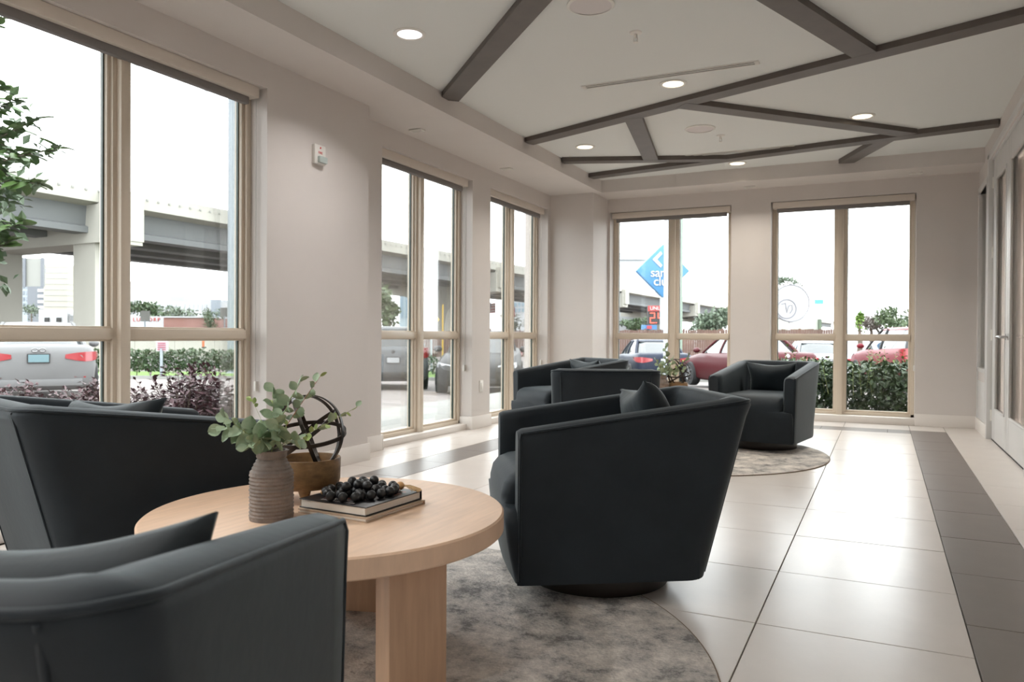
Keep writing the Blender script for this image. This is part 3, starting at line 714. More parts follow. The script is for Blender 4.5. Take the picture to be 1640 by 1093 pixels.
# ------------------------------------------------------------------ foliage
def crown(c, rad, n, size, seed, shape=None, flat=.6):
    rnd = random.Random(seed); V = []; Fc = []
    lumps = [(Vector((rnd.gauss(0, .45), rnd.gauss(0, .45), rnd.gauss(0, .4))), rnd.uniform(.35, .6)) for _ in range(9)]
    for k in range(n):
        while True:
            if shape == 'box': q = Vector((rnd.uniform(-1, 1), rnd.uniform(-1, 1), rnd.uniform(-1, 1)))
            else:
                l, r = rnd.choice(lumps); d = Vector((rnd.gauss(0, 1), rnd.gauss(0, 1), rnd.gauss(0, 1))).normalized() * r * rnd.random() ** .33; q = l + d
            if abs(q.x) <= 1 and abs(q.y) <= 1 and abs(q.z) <= 1: break
        p = Vector((c.x + q.x * rad[0], c.y + q.y * rad[1], c.z + q.z * rad[2])); s = size * rnd.uniform(.6, 1.3)
        E = Euler((rnd.uniform(-1.2, 1.2), rnd.uniform(-1.2, 1.2), rnd.uniform(0, 6.3))).to_matrix()
        o = len(V); V += [p, p + E @ Vector((s * .5, s * flat * .5, s * .08)), p + E @ Vector((s, 0, 0)), p + E @ Vector((s * .5, -s * flat * .5, s * .08))]; Fc.append((o, o + 1, o + 2, o + 3))
    return MB().add(V, Fc)
def leafmat(name, a, b): return xm(name, a, .55, col2=b, vscale=1.7, detail=6)
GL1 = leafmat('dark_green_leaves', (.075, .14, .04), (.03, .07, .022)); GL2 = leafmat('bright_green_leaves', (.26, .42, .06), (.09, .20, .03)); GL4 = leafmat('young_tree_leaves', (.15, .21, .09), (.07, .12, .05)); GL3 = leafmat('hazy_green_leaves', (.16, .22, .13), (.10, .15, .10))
PUR = leafmat('purple_leaves', (.16, .045, .06), (.045, .022, .028)); BARK = xm('grey_brown_bark', (.17, .13, .10), .9, bump=.4, bscale=12)
def far_tree(px, py0, py1, D, wpx, label, M=GL3, n=900, group='trees beyond the car park', seed=0):
    top = at(px, py0, D); bot = at(px, py1, D); g = gz(top.x, top.y); t = thing('tree', label, 'tree', (top.x, top.y, g), 0, group)
    r = wpx / 2 / 1230 * D; hz = (top.z - bot.z) / 2
    b = crown(Vector((0, 0, (top.z + bot.z) / 2 - g)), (r, r, hz), n, max(.25, r * .16), seed + int(px)); b.build('crown', M, t)
    MB().tube([(0, 0, 0), (.1, 0, (bot.z - g) * .6), (0, .05, (top.z + bot.z) / 2 - g)], [.22, .18, .08], 8).build('trunk', BARK, t, smooth=60); return t
def hedge(p0, p1, w, h, n, size, M, label, seed, z0=None, name='hedge', cat='hedge', low=0):
    p0 = Vector((*p0, 0)); p1 = Vector((*p1, 0)); d = p1 - p0; c = (p0 + p1) / 2; g = gz(c.x, c.y) if z0 is None else z0
    t = thing(name, label, cat, (c.x, c.y, g), math.atan2(d.y, d.x))
    crown(Vector((0, 0, (h + low) / 2)), (d.length / 2, w / 2, (h - low) / 2), n, size, seed, 'box').build('foliage', M, t)
    sm = MB()
    for k in range(int(d.length / .5) + 2):
        x = -d.length / 2 + .2 + k * .5
        if x < d.length / 2: sm.tube([(x, 0, 0), (x + .05, .05, h * .5), (x - .05, 0, h * .85)], [.02, .014, .006], 6)
    sm.build('stems', BARK, t); return t
a = ground_at(120, 27.5); b = ground_at(430, 27.5)
hedge((a.x, a.y), (b.x, b.y), 1.1, .98, 5200, .13, GL1, 'clipped dark green hedge beyond the white car', 3, low=.28)
k_ = Vector((b.x - a.x, b.y - a.y)).normalized(); nn = Vector((-k_.y, k_.x))
struct(ground_strip('grass_verge', GRASS, [(a.x - 3 * k_.x - nn.x, a.y - 3 * k_.y - nn.y), (b.x + 40 * k_.x - nn.x, b.y + 40 * k_.y - nn.y), (b.x + 40 * k_.x + 8 * nn.x, b.y + 40 * k_.y + 8 * nn.y), (a.x - 3 * k_.x + 8 * nn.x, a.y - 3 * k_.y + 8 * nn.y)], .06), 'bright green grass under the hedge')
struct(ground_strip('curb', CONC, [(a.x - 9 * k_.x - 1.25 * nn.x, a.y - 9 * k_.y - 1.25 * nn.y), (b.x + 40 * k_.x - 1.25 * nn.x, b.y + 40 * k_.y - 1.25 * nn.y), (b.x + 40 * k_.x - 1.0 * nn.x, b.y + 40 * k_.y - 1.0 * nn.y), (a.x - 9 * k_.x - 1.0 * nn.x, a.y - 9 * k_.y - 1.0 * nn.y)], .10), 'pale concrete curb in front of the hedge')
# hedge close to the far right window
hedge((-1.75, 10.35), (.75, 10.35), 1.0, .66, 10000, .07, GL1, 'leafy green hedge just outside the far right window', 5, z0=-.055)
t = thing('shrub_shoots', 'bright young shoots rising from the hedge outside far right window', 'shrub', (-.5, 10.3, -.055))
sh = MB(); lv_ = MB(); rr_ = random.Random(4)
for k in range(100):
    x, y = rr_.uniform(-1.2, 1.2), rr_.uniform(-.5, .45); h = rr_.uniform(.60, .86) * (1 if x > .35 or x < -.45 else .86); tx, ty = x + rr_.uniform(-.08, .08), y + rr_.uniform(-.08, .08)
    sh.tube([(x, y, .3), (tx, ty, h)], [.003, .0015], 5)
    for j in range(11):
        f = .35 + .65 * j / 10; p = Vector((x, y, .3)).lerp(Vector((tx, ty, h)), f); E = Euler((rr_.uniform(-.6, .6), rr_.uniform(-.9, .1), j * 2.4)).to_matrix(); s = .055 * rr_.uniform(.7, 1.2)
        lv_.add([p, p + E @ Vector((s * .5, s * .25, .005)), p + E @ Vector((s, 0, 0)), p + E @ Vector((s * .5, -s * .25, .005))], [(0, 1, 2, 3)])
sh.build('stems', STEMG, t); lv_.build('foliage', GL2, t)
# purple loropetalum outside the near window
def purple(px, D, w, h, n, label, seed):
    p = ground_at(px, D); g = -.07; t = thing('purple_shrub', label, 'shrub', (p.x, p.y, g), 0, 'purple leaved shrubs'); rnd = random.Random(seed); st = MB(); lv = MB()
    for k in range(n):
        a = rnd.uniform(0, 2 * PI); r = rnd.random() ** .6; x, y = w * r * math.cos(a), w * r * math.sin(a) * .7; z = h * (1 - .35 * r * r) * rnd.uniform(.55, 1.08)
        P0 = Vector((x * .25, y * .25, 0)); P2 = Vector((x, y, z)); P1 = Vector((x * .6, y * .6, z * .7)); c_ = curve(P0, P1, P2, 5); st.tube(c_, [.006, .005, .004, .003, .002, .001], 4)
        for j in range(16):
            f = .3 + .7 * j / 15; q = P0 * (1 - f) ** 2 + P1 * 2 * f * (1 - f) + P2 * f * f; E = Euler((rnd.uniform(-.7, .7), rnd.uniform(-.9, .3), j * 2.4 + rnd.random())).to_matrix(); s = .060 * rnd.uniform(.6, 1.3)
            lv.add([q, q + E @ Vector((s * .5, s * .24, .004)), q + E @ Vector((s, 0, 0)), q + E @ Vector((s * .5, -s * .24, .004))], [(0, 1, 2, 3)])
    st.build('stems', BARK, t); lv.build('foliage', PUR, t)
purple(300, 6.3, .68, .70, 260, 'purple leaved shrub behind the right pane of the near window', 1)
purple(150, 6.4, .55, .56, 170, 'purple leaved shrub behind the mullion of the near window', 2)
purple(40, 6.6, .50, .56, 90, 'sparse purple leaved shrub in front of the white car', 3)
purple(395, 6.6, .4, .55, 60, 'purple leaved shrub at the right edge of the near window', 5)
# young tree at the left edge
base = ground_at(-150, 8.2); base.z = -.07
t = thing('street_tree', 'leafy green tree reaching in at the left edge of the near window', 'tree', base)
tk = MB().tube([(0, 0, 0), (.05, .02, 1.2), (0, .05, 2.4), (.1, 0, 3.8), (.1, 0, 5)], [.09, .08, .065, .045, .02], 10).build('trunk', BARK, t, smooth=60)
big = [leaf_mesh('leaf', .19, .05, leafmat('tree_leaf', (.15, .27, .05), (.04, .10, .02)), .12), leaf_mesh('leaf', .15, .045, leafmat('tree_leaf_dark', (.07, .15, .035), (.03, .07, .02)), .12)]
def twig(pts, n, D):
    P = [at(*q) - base for q in pts]; st = MB().tube(P, [.014 - .011 * i / (len(P) - 1) for i in range(len(P))], 6).build('branch', BARK, t)
    for k in range(n):
        f = .25 + .75 * k / (n - 1); L = len(P) - 1; i = min(int(f * L), L - 1); q = P[i].lerp(P[i + 1], f * L - i); d = (P[i + 1] - P[i]).normalized(); a = k * 2.4
        x = (d * .5 + Vector((math.cos(a), math.sin(a), random.uniform(-.5, .3)))).normalized(); z = (Vector((0, 0, 1)) + Vector((random.uniform(-.7, .7), random.uniform(-.7, .7), 0))); z = (z - x * z.dot(x)).normalized(); y = z.cross(x)
        s = random.uniform(.7, 1.2); o = link('leaf', random.choice(big), st); Mx = Matrix((x * s, y * s, z * s)).transposed().to_4x4(); Mx.translation = q; o.matrix_basis = Mx
for pts, n in (([(-130, 330, 8.2), (-60, 210, 8), (-10, 178, 7.9), (24, 160, 7.8)], 26), ([(-130, 350, 8.2), (-40, 240, 8), (10, 215, 7.8), (60, 190, 7.7)], 30), ([(-130, 360, 8.2), (-30, 270, 8), (30, 250, 7.8), (98, 238, 7.7)], 32),
               ([(-140, 370, 8.2), (-40, 300, 8), (10, 290, 7.9), (70, 295, 7.8)], 30), ([(-140, 330, 8.2), (-60, 270, 8.2), (-10, 220, 8.2), (30, 255, 8.1)], 26), ([(-130, 420, 8.2), (-40, 380, 8), (0, 370, 7.8), (32, 358, 7.8)], 24),
               ([(-130, 430, 8.2), (-40, 400, 8), (0, 395, 7.9), (18, 385, 7.9)], 22), ([(-120, 240, 8.2), (-60, 90, 8), (-30, 40, 8), (22, 22, 7.9)], 16), ([(-130, 300, 8.2), (-60, 240, 8.3), (-20, 250, 8.2), (20, 290, 8.2)], 22), ([(-120, 240, 8.2), (-60, 160, 8.3), (-25, 150, 8.2), (6, 140, 8.2)], 18)):
    twig(pts, int(n * 1.35), 8)
crown(Vector((.35, .1, 2.75)), (1.05, 1.0, 1.25), 1500, .15, 9).build('crown', GL1, t)

# ------------------------------------------------------------------ cars
TYRE = xm('black_tyre', (.018, .018, .019), .8); RIM = xm('alloy_rim', (.5, .5, .51), .3, metal=.8); CGL = xm('car_window', (.05, .06, .065), .06, spec=.9)
TAIL = xm('red_tail_light', (.42, .02, .03), .2, coat=.5); HEADL = xm('clear_headlight', (.7, .72, .75), .1, coat=.5); PLATE = xm('pale_plate', (.68, .70, .72), .5); PLATEB = xm('pale_blue_plate', (.20, .34, .38), .5); BTRIM = xm('black_car_trim', (.02, .02, .022), .5)
CHR = xm('car_chrome', (.65, .65, .66), .15, metal=1)
def car(kind, paint, px, D, rel, label, sc=1.0, plate=PLATE, badge=False, at_pt=None):
    g = ground_at(px, D); d = Vector((g.x, g.y, 0)).normalized(); head = math.atan2(d.y, d.x) + R_(rel)
    t = thing('car', label, 'car', g, head, 'parked cars')
    suv = kind == 'suv'; Mx = Matrix.Scale(sc, 4); H = .14 if suv else 0
    def st(x, w_, zb, zm, zt):
        half = [(0, zb), (w_ * .84, zb), (w_ * .96, zb + .07), (w_ * 1.0, zm), (w_ * .985, (zm + zt) / 2 + .03), (w_ * .93, zt - .035), (w_ * .84, zt), (0, zt + .018)]
        full = half + [(-a, b) for a, b in half[1:-1][::-1]]
        return [Mx @ Vector((x, a, b)) for a, b in full]
    if suv: S_ = [(-2.28, .72, .42, .7, 1.02), (-2.24, .83, .33, .72, 1.10), (-2.12, .90, .27, .72, 1.13), (-1.6, .92, .25, .74, 1.12), (-.3, .93, .24, .72, 1.08), (.9, .92, .24, .72, 1.05), (1.5, .91, .25, .70, 1.0), (2.05, .86, .27, .66, .92), (2.3, .74, .32, .6, .80), (2.36, .55, .38, .58, .70)]
    else: S_ = [(-2.36, .70, .36, .58, .86), (-2.31, .80, .28, .60, .95), (-2.2, .86, .22, .62, 1.0), (-1.8, .895, .2, .64, 1.01), (-1.0, .91, .19, .64, .97), (.2, .91, .19, .62, .94), (.95, .90, .19, .62, .92), (1.6, .88, .2, .60, .84), (2.1, .82, .22, .56, .72), (2.32, .68, .27, .5, .62), (2.38, .5, .33, .48, .56)]
    MB().loft([st(*q) for q in S_]).build('body', paint, t, smooth=55)
    # cabin: glass house with painted roof and pillars
    if suv: bs = (-2.12, 1.0, 1.08, .80, -1.95, .15, 1.64, .60)
    else: bs = (-1.72, 1.02, .945, .77, -.95, .12, 1.415, .56)
    xb0, xb1, zb, wb, xt0, xt1, zt, wt = bs
    def quad(f): z = zb - .05 + (zt - zb + .05) * f; e = 1 - (1 - f) ** 1.0; x0 = xb0 + (xt0 - xb0) * e; x1 = xb1 + (xt1 - xb1) * e; ww = wb + (wt - wb) * f ** 1.4; return x0, x1, ww, z
    R = []
    for f in (0, .25, .5, .75, .93):
        x0, x1, ww, z = quad(f); R.append([Mx @ Vector(q) for q in ((x0, ww * .55, z), (x0 + .10, ww * .93, z), (x0 + .28, ww, z), (x1 - .28, ww, z), (x1 - .10, ww * .93, z), (x1, ww * .55, z), (x1, -ww * .55, z), (x1 - .10, -ww * .93, z), (x1 - .28, -ww, z), (x0 + .28, -ww, z), (x0 + .10, -ww * .93, z), (x0, -ww * .55, z))])
    MB().loft(R).build('window_glass', CGL, t, smooth=50)
    R = []
    for f, k in ((.88, 1.012), (.95, .99), (1.0, .90), (1.03, .5), (1.035, .1)):
        x0, x1, ww, z = quad(min(f, 1.0)); z = zb + (zt - zb) * f; cx = (x0 + x1) / 2; L = (x1 - x0) / 2 * k; W = ww * k; R.append([Mx @ Vector((cx + a * L, b * W, z)) for a, b in ((1, .5), (.95, .9), (.8, 1), (-.8, 1), (-.95, .9), (-1, .5), (-1, -.5), (-.95, -.9), (-.8, -1), (.8, -1), (.95, -.9), (1, -.5))])
    MB().loft(R).build('roof', paint, t, smooth=60)
    for s in (1, -1):
        pl = MB()
        for px_, tb, tt in ((0, xb0 + .08, xt0 + .1), (1, xb1 - .06, xt1 - .06), (2, -.25, -.32)):
            P = []
            for f in (0, .25, .5, .75, .95):
                x0, x1, ww, z = quad(f); xx = tb + (tt - tb) * f; P.append(Mx @ Vector((xx, s * ww * (.97 if px_ < 2 else 1.005), z)))
            pl.tube(P, .045 * sc if px_ == 0 else .03 * sc, 6)
        pl.build('pillars', paint if not suv else BTRIM, t, smooth=60)
        MB().sphere((0, 0, 0), .10, 12, 8, .75).build('mirror', paint, t, smooth=80).matrix_basis = Matrix.Translation(Mx @ Vector((.72, s * 1.0, zb + .06))) @ Matrix.Scale(sc, 4)
        # lights follow the corners of the body
        zl = .80 + (.16 if suv else 0); tl = MB(); xr = -2.335 if not suv else -2.25
        pts = ((.40, -2.378, -.02, .05), (.58, -2.372, -.06, .08), (.70, -2.362, -.075, .09), (.80, -2.318, -.07, .095), (.875, -2.20, -.05, .095), (.915, -2.02, .0, .09)) if not suv else ((.44, -2.295, -.03, .06), (.60, -2.292, -.07, .12), (.74, -2.285, -.10, .15), (.845, -2.245, -.10, .16), (.915, -2.10, -.06, .15), (.93, -1.95, .0, .12))
        tl.loft([[Mx @ Vector(q) for q in ((x_, s * y_, zl + a_), (x_ + .09, s * (y_ - .05), zl + a_), (x_ + .09, s * (y_ - .05), zl + b_), (x_ + .012, s * y_, zl + b_))] for y_, x_, a_, b_ in pts])
        tl.build('tail_light', TAIL, t, smooth=50)
        hl = MB(); xf = 2.26; zh = .62 + H * 1.2
        hl.loft([[Mx @ Vector(q) for q in ((xf + .06, s * .48, zh - .06), (xf - .1, s * .48, zh - .06), (xf - .1, s * .48, zh + .05), (xf, s * .48, zh + .06))], [Mx @ Vector(q) for q in ((xf - .06, s * .74, zh - .07), (xf - .2, s * .70, zh - .07), (xf - .24, s * .70, zh + .09), (xf - .14, s * .74, zh + .10))], [Mx @ Vector(q) for q in ((xf - .34, s * .865, zh + .02), (xf - .4, s * .80, zh + .02), (xf - .46, s * .80, zh + .12), (xf - .42, s * .865, zh + .12))]])
        hl.build('head_light', HEADL, t, smooth=50)
        for xw in (-1.40, 1.40):
            wr = .335 + (.04 if suv else 0); ty = MB().lathe([(wr * .62, -.11), (wr * .93, -.115), (wr, -.08), (wr, .08), (wr * .93, .115), (wr * .62, .11)], 28, Mx @ Matrix.Translation((xw, s * .825, wr)) @ Matrix.Rotation(PI / 2, 4, 'X')).build('wheel', TYRE, t, smooth=50)
            rm = MB().lathe([(.02, .0), (wr * .2, .02), (wr * .55, .0), (wr * .63, .02), (wr * .63, -.05)], 24, Mx @ Matrix.Translation((xw, s * .925, wr)) @ Matrix.Rotation(-s * PI / 2, 4, 'X'))
            for q in range(5):
                a = 2 * PI * q / 5; rm.box(.04, wr * .6, -.022, .022, .012, .03, Mx @ Matrix.Translation((xw, s * .925, wr)) @ Matrix.Rotation(-s * PI / 2, 4, 'X') @ Matrix.Rotation(a, 4, 'Z'))
            rm.build('rim', RIM, ty, smooth=40)
    zp = .78 + (.02 if suv else 0); xp = -2.37 if not suv else -2.285
    MB().box(xp - .012, xp + .05, -.17, .17, zp - .075, zp + .085, Mx).build('license_plate', BTRIM, t); MB().box(xp - .016, xp, -.152, .152, zp - .06, zp + .07, Mx).build('plate_face', plate, t)
    MB().box(2.37 + (-.03 if suv else 0), 2.41, -.15, .15, .42 + H, .54 + H, Mx).build('front_plate', plate, t)
    gl_ = MB(); gl_.box(2.30, 2.395, -.45, .45, .30 + H * .5, .40 + H, Mx).box(-2.37 if not suv else -2.30, -2.2, -.66, .66, .30 + H * .3, .42 + H * .6, Mx); gl_.build('bumper_trim', BTRIM if (suv or badge is False) else paint, t, bevel=.01)
    if badge:
        MB().tube([Mx @ Vector((-2.375, .055 + .045 * math.cos(a * PI / 10) , .925 + .03 * math.sin(a * PI / 10))) for a in range(20)], .008, 6, True).tube([Mx @ Vector((-2.375, -.055 + .045 * math.cos(a * PI / 10), .925 + .03 * math.sin(a * PI / 10))) for a in range(20)], .008, 6, True).build('emblem', CHR, t)
        for s in (1, -1): MB().box(-2.36, -2.3, s * .62 - .09, s * .62 + .09, .44, .465, Mx).build('reflector', TAIL, t)
    else: MB().lathe([(.05, 0), (.045, .01)], 16, Mx @ Matrix.Translation((-2.345 if not suv else -2.27, 0, .93 + H * .6)) @ Matrix.Rotation(-PI / 2, 4, 'Y')).build('emblem', CHR, t)
    return t
def paintm(n, c, metal=.3): return mat(n, c if max(c) > .4 else tuple(v * .32 for v in c), .45, metal=0, coat=.04, spec=.14)
car('sedan', paintm('white_car_paint', (.39, .39, .395), 0), 62, 15.2, 0, 'white sedan seen from behind through the near left window', plate=PLATEB, badge=True)
car('suv', paintm('silver_car_paint', (.36, .38, .40)), 622, 20.5, 3, 'silver grey SUV parked with its rear towards the middle left window', .96)
car('sedan', paintm('dark_grey_car_paint', (.07, .075, .08)), 774, 18.6, 176, 'dark grey sedan facing the windows beside the silver SUV')
car('sedan', paintm('pearl_car_paint', (.42, .44, .42), 0), 905, 23.5, 172, 'pale car facing the building, right of the dark grey sedan')
car('sedan', paintm('navy_car_paint', (.03, .045, .09)), 1040, 25.5, 12, 'dark blue sedan parked behind the far left pane of back wall')
car('sedan', paintm('maroon_car_paint', (.17, .022, .03)), 1190, 20.5, 26, 'maroon sedan with its left rear wheel showing, by wooden fence')
car('sedan', paintm('bright_white_car_paint', (.44, .45, .47), 0), 1302, 26.5, 10, 'white sedan in front of the fence, right of the maroon sedan')
car('suv', paintm('red_car_paint', (.34, .018, .035)), 1455, 20.5, 20, 'red SUV behind the hedge at the far right window')

# ------------------------------------------------------------------ elevated road
AN = R_(3.1); od = Vector((math.sin(AN), math.cos(AN), 0)); on = Vector((-od.y, od.x, 0)); op = Vector((-36.4, 35.7, 0))
def ot(s): return 8.52 - .0085 * max(-40, min(s, 140))
def osec(s, pts): return [op + od * s + on * a + Vector((0, 0, ot(s) + z)) for a, z in pts]
t = thing('elevated_road', 'long elevated concrete road on piers crossing behind the car park', 'overpass')
SS_ = [-70, -40, -8, 33, 68, 105, 140, 190, 320]
MB().loft([osec(s, [(0, 0), (.35, 0), (.35, -.75), (13.6, -.75), (13.6, 0), (14, 0), (14, -1.0), (.9, -1.0), (0, -.86)]) for s in SS_]).build('deck', BRIDGE, t)
for a in (.9, 4.6, 8.3, 12.0):
    MB().loft([osec(s, [(a, -.98), (a + .9, -.98), (a + .75, -2.0), (a + 1.0, -2.1), (a + 1.0, -2.42), (a - .15, -2.42), (a - .15, -2.1), (a + .1, -2.0)]) for s in SS_]).build('girder', GIRD, t)
bolts = MB()
for k in range(130):
    s = -30 + k * .7; q = op + od * s - on * .012 + Vector((0, 0, ot(s) - .30)); bolts.box(q.x - .04, q.x + .04, q.y - .06, q.y + .06, q.z - .05, q.z + .05)
b = bolts.build('parapet_studs', xm('grey_studs', (.42, .42, .40), .8), t); b['kind'] = 'stuff'
def Mo(s): M_ = Matrix((od, on, Vector((0, 0, 1)))).transposed().to_4x4(); M_.translation = op + od * s; return M_
# frame pier with two columns, then flared piers
zt = ot(-8); MB().prism([(-1.1, -.6), (1.1, -.6), (1.1, 14.5), (-1.1, 14.5)], zt - 2.95, zt - .95, Mo(-8)).build('pier_cap', BRIDGE, t)
for a in (.4, 10.6): MB().prism([(-.95, a), (.95, a), (.95, a + 1.9), (-.95, a + 1.9)], -1.2, zt - 2.94, Mo(-8)).build('pier_column', BRIDGE, t)
MB().prism([(-1.0, -.65), (1.15, -.65), (1.15, .1), (-1.0, .1)], zt - 2.75, zt - .3, Mo(-8)).build('cap_end', BRIDGE, t)
for s in (33, 68, 105, 142, 180):
    zt = ot(s); R = []
    pr_ = [(5.9, -1.2), (5.9, zt - 6.2), (5.6, zt - 5.0), (4.7, zt - 3.9), (3.0, zt - 3.3), (-.2, zt - 3.0), (-.2, zt - 1.1), (14.2, zt - 1.1), (14.2, zt - 3.0), (11.0, zt - 3.3), (9.3, zt - 3.9), (8.4, zt - 5.0), (8.1, zt - 6.2), (8.1, -1.2)]
    M_ = Mo(s); MB().add([M_ @ Vector((x, a, z)) for x in (-1, 1) for a, z in pr_], [tuple(range(14)), tuple(range(14, 28))[::-1]] + [(i, i + 14, (i + 1) % 14 + 14, (i + 1) % 14) for i in range(14)]).build('flared_pier', BRIDGE, t)
    MB().prism([(-.7, -.5), (.7, -.5), (.7, .1), (-.7, .1)], zt - 2.6, zt - .6, Mo(s)).build('cap_end', BRIDGE, t)

# ------------------------------------------------------------------ fence, wall, far buildings
def vbox(mb, px0, px1, py0, py1, D, dep, Dz=None):
    """upright box D metres ahead, facing back to the room, spanning those pixels"""
    a = at(px0, py0, D); b = at(px1, py0, D); z0 = at((px0 + px1) / 2, py1, D).z; z1 = at((px0 + px1) / 2, py0, D).z
    if py1 >= 545 and D > 50: z0 = -1.15
    dv = Vector((_f.x, _f.y, 0)) * dep; p = [Vector((q.x, q.y, z)) for q in (a, b, b + dv, a + dv) for z in (z0, z1)]
    return mb.add(p, [(0, 2, 3, 1), (2, 4, 5, 3), (4, 6, 7, 5), (6, 0, 1, 7), (1, 3, 5, 7), (0, 6, 4, 2)])
def vb(px0, px1, py0, py1, D, dep, name, M, parent): return vbox(MB(), px0, px1, py0, py1, D, dep).build(name, M, parent)
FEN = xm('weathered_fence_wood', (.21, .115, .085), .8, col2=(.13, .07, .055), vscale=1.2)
t = thing('wooden_fence', 'brown wooden picket fence along the back of the car park', 'fence')
DF = 44; pl = MB(); x = 640
while x < 1352:
    h = random.uniform(-.8, .8); vbox(pl, x, x + 3.3, 528.5 + h + (x - 1150) * -.004, 572, DF, .03); x += 3.75
o = pl.build('pickets', FEN, t); o['kind'] = 'stuff'
vb(640, 1352, 536, 538, DF + .05, .06, 'rail', FEN, t); vb(640, 1352, 560, 562, DF + .05, .06, 'rail', FEN, t)
for x in range(660, 1350, 62): vb(x, x + 3, 526.5, 574, DF + .1, .1, 'post', FEN, t)
t = thing('concrete_barrier', 'long pale concrete barrier wall behind the clipped hedge', 'wall')
for x in range(-40, 600, 64): vb(x, x + 63.6, 544 + 0 * x, 572, 38, .35, 'panel', BRIDGE, t)
vb(-40, 600, 541.5, 544.2, 37.95, .45, 'coping', BRIDGE, t)
POLE = xm('galvanised_steel', (.46, .52, .57), .5, metal=.2)
def pole(px, D, py0, wpx, label, M=POLE, name='steel_pole', cat='pole'):
    p = ground_at(px, D); top = at(px, py0, D); r = wpx / 2 / 1230 * D; t = thing(name, label, cat, p)
    MB().lathe([(r, 0), (r * .96, (top.z - p.z) * .5), (r * .9, top.z - p.z)], 24).build('shaft', M, t, smooth=60)
    MB().lathe([(r * 1.7, 0), (r * 1.7, .06), (r * 1.1, .1)], 24).build('base_plate', M, t); return t
pole(371, 33, -40, 13, 'thick pale steel pole at the right edge of the near window')
pole(1090, 30, 300, 5.5, 'slim green utility pole right of the blue diamond sign', xm('green_pole', (.30, .38, .32), .6), 'utility_pole')
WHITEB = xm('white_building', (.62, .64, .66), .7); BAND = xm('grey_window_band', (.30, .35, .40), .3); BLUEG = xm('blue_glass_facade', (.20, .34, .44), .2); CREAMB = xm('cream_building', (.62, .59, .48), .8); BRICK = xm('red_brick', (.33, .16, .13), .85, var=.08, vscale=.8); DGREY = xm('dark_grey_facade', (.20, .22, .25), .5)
def building(label, D, dep, blocks, group=None):
    c = at((blocks[0][0] + blocks[0][1]) / 2, 537, D); t = thing('building', label, 'building', group=group)
    for (x0, x1, y0, y1, nm, M, dd) in blocks: vb(x0, x1, y0, y1, D - dd, dep + dd if nm not in ('window', 'window_band') else .3, nm, M, t)
    return t
bl = [(70, 108, 424, 545, 'wall', CREAMB, 0)] + [(70, 108, 428 + 9 * k, 428.6 + 9 * k, 'joint', BAND, .02) for k in range(8)]
building('tall cream wall panel beside the highway sign gantry', 120, 4, bl)
bl = [(106, 152, 443, 545, 'wall', WHITEB, 0)] + [(108, 150, 456 + 11 * k, 461 + 11 * k, 'window_band', xm('pale_band', (.45, .49, .53), .4), .2) for k in range(5)] + [(110, 114, 445, 455, 'window', BAND, .2), (118, 134, 445, 455, 'window', BAND, .2), (140, 148, 445, 455, 'window', BAND, .2)]
building('white office block with long window bands behind the cream wall', 160, 20, bl)
bl = [(44, 72, 458, 545, 'wall', DGREY, 0)] + [(60, 71, 463 + 9 * k, 468 + 9 * k, 'window_band', WHITEB, .2) for k in range(4)]
building('dark grey office tower below the highway sign', 200, 20, bl)
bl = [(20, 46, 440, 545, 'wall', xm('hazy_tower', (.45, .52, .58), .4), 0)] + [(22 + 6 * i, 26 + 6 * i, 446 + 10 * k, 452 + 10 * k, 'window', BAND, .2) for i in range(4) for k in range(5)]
building('hazy pale tower at the left beyond the pier column', 230, 20, bl)
bl = [(246, 356, 484, 545, 'wall', WHITEB, 0), (272, 303, 475.5, 486, 'roof_block', xm('pale_grey_roof', (.46, .49, .52), .7), -3), (338, 354, 480, 510, 'tower', BAND, 1)] + [(250 + 7 * i, 254 + 7 * i, 487, 497, 'window', xm('faint_window', (.52, .55, .58), .5), .2) for i in range(12)]
building('long pale office building on the horizon behind trees', 300, 30, bl)
bl = [(210, 262, 507, 548, 'wall', WHITEB, 0), (262, 333, 508.5, 548, 'wall', BRICK, .5), (262, 333, 507, 509, 'parapet', WHITEB, .7), (210, 330, 526, 548, 'awning', xm('teal_awning', (.35, .45, .47), .6), 1.5)]
shop = building('low brick shop with red lettering on a white fascia', 90, 12, bl)
SIGNR = xm('red_sign_letters', (.55, .07, .05), .6)
def vtext(name, s, px, py, D, size_px, M, parent, spacing=1.0, ext=.03, off=.05):
    p = at(px, py, D) - Vector((_f.x, _f.y, 0)) * off
    Mx = Matrix((Vector((_r.x, _r.y, 0)), Vector((0, 0, 1)), -Vector((_f.x, _f.y, 0)))).transposed().to_4x4(); Mx.translation = p
    return text(name, s, size_px / 1230 * D, M, parent, Mx, ext, 'CENTER', spacing)
vtext('lettering', 'LU', 219, 512.5, 90, 9, SIGNR, shop, 1.3); vtext('lettering', 'ORP', 247, 512.5, 90, 9, SIGNR, shop, 1.25)
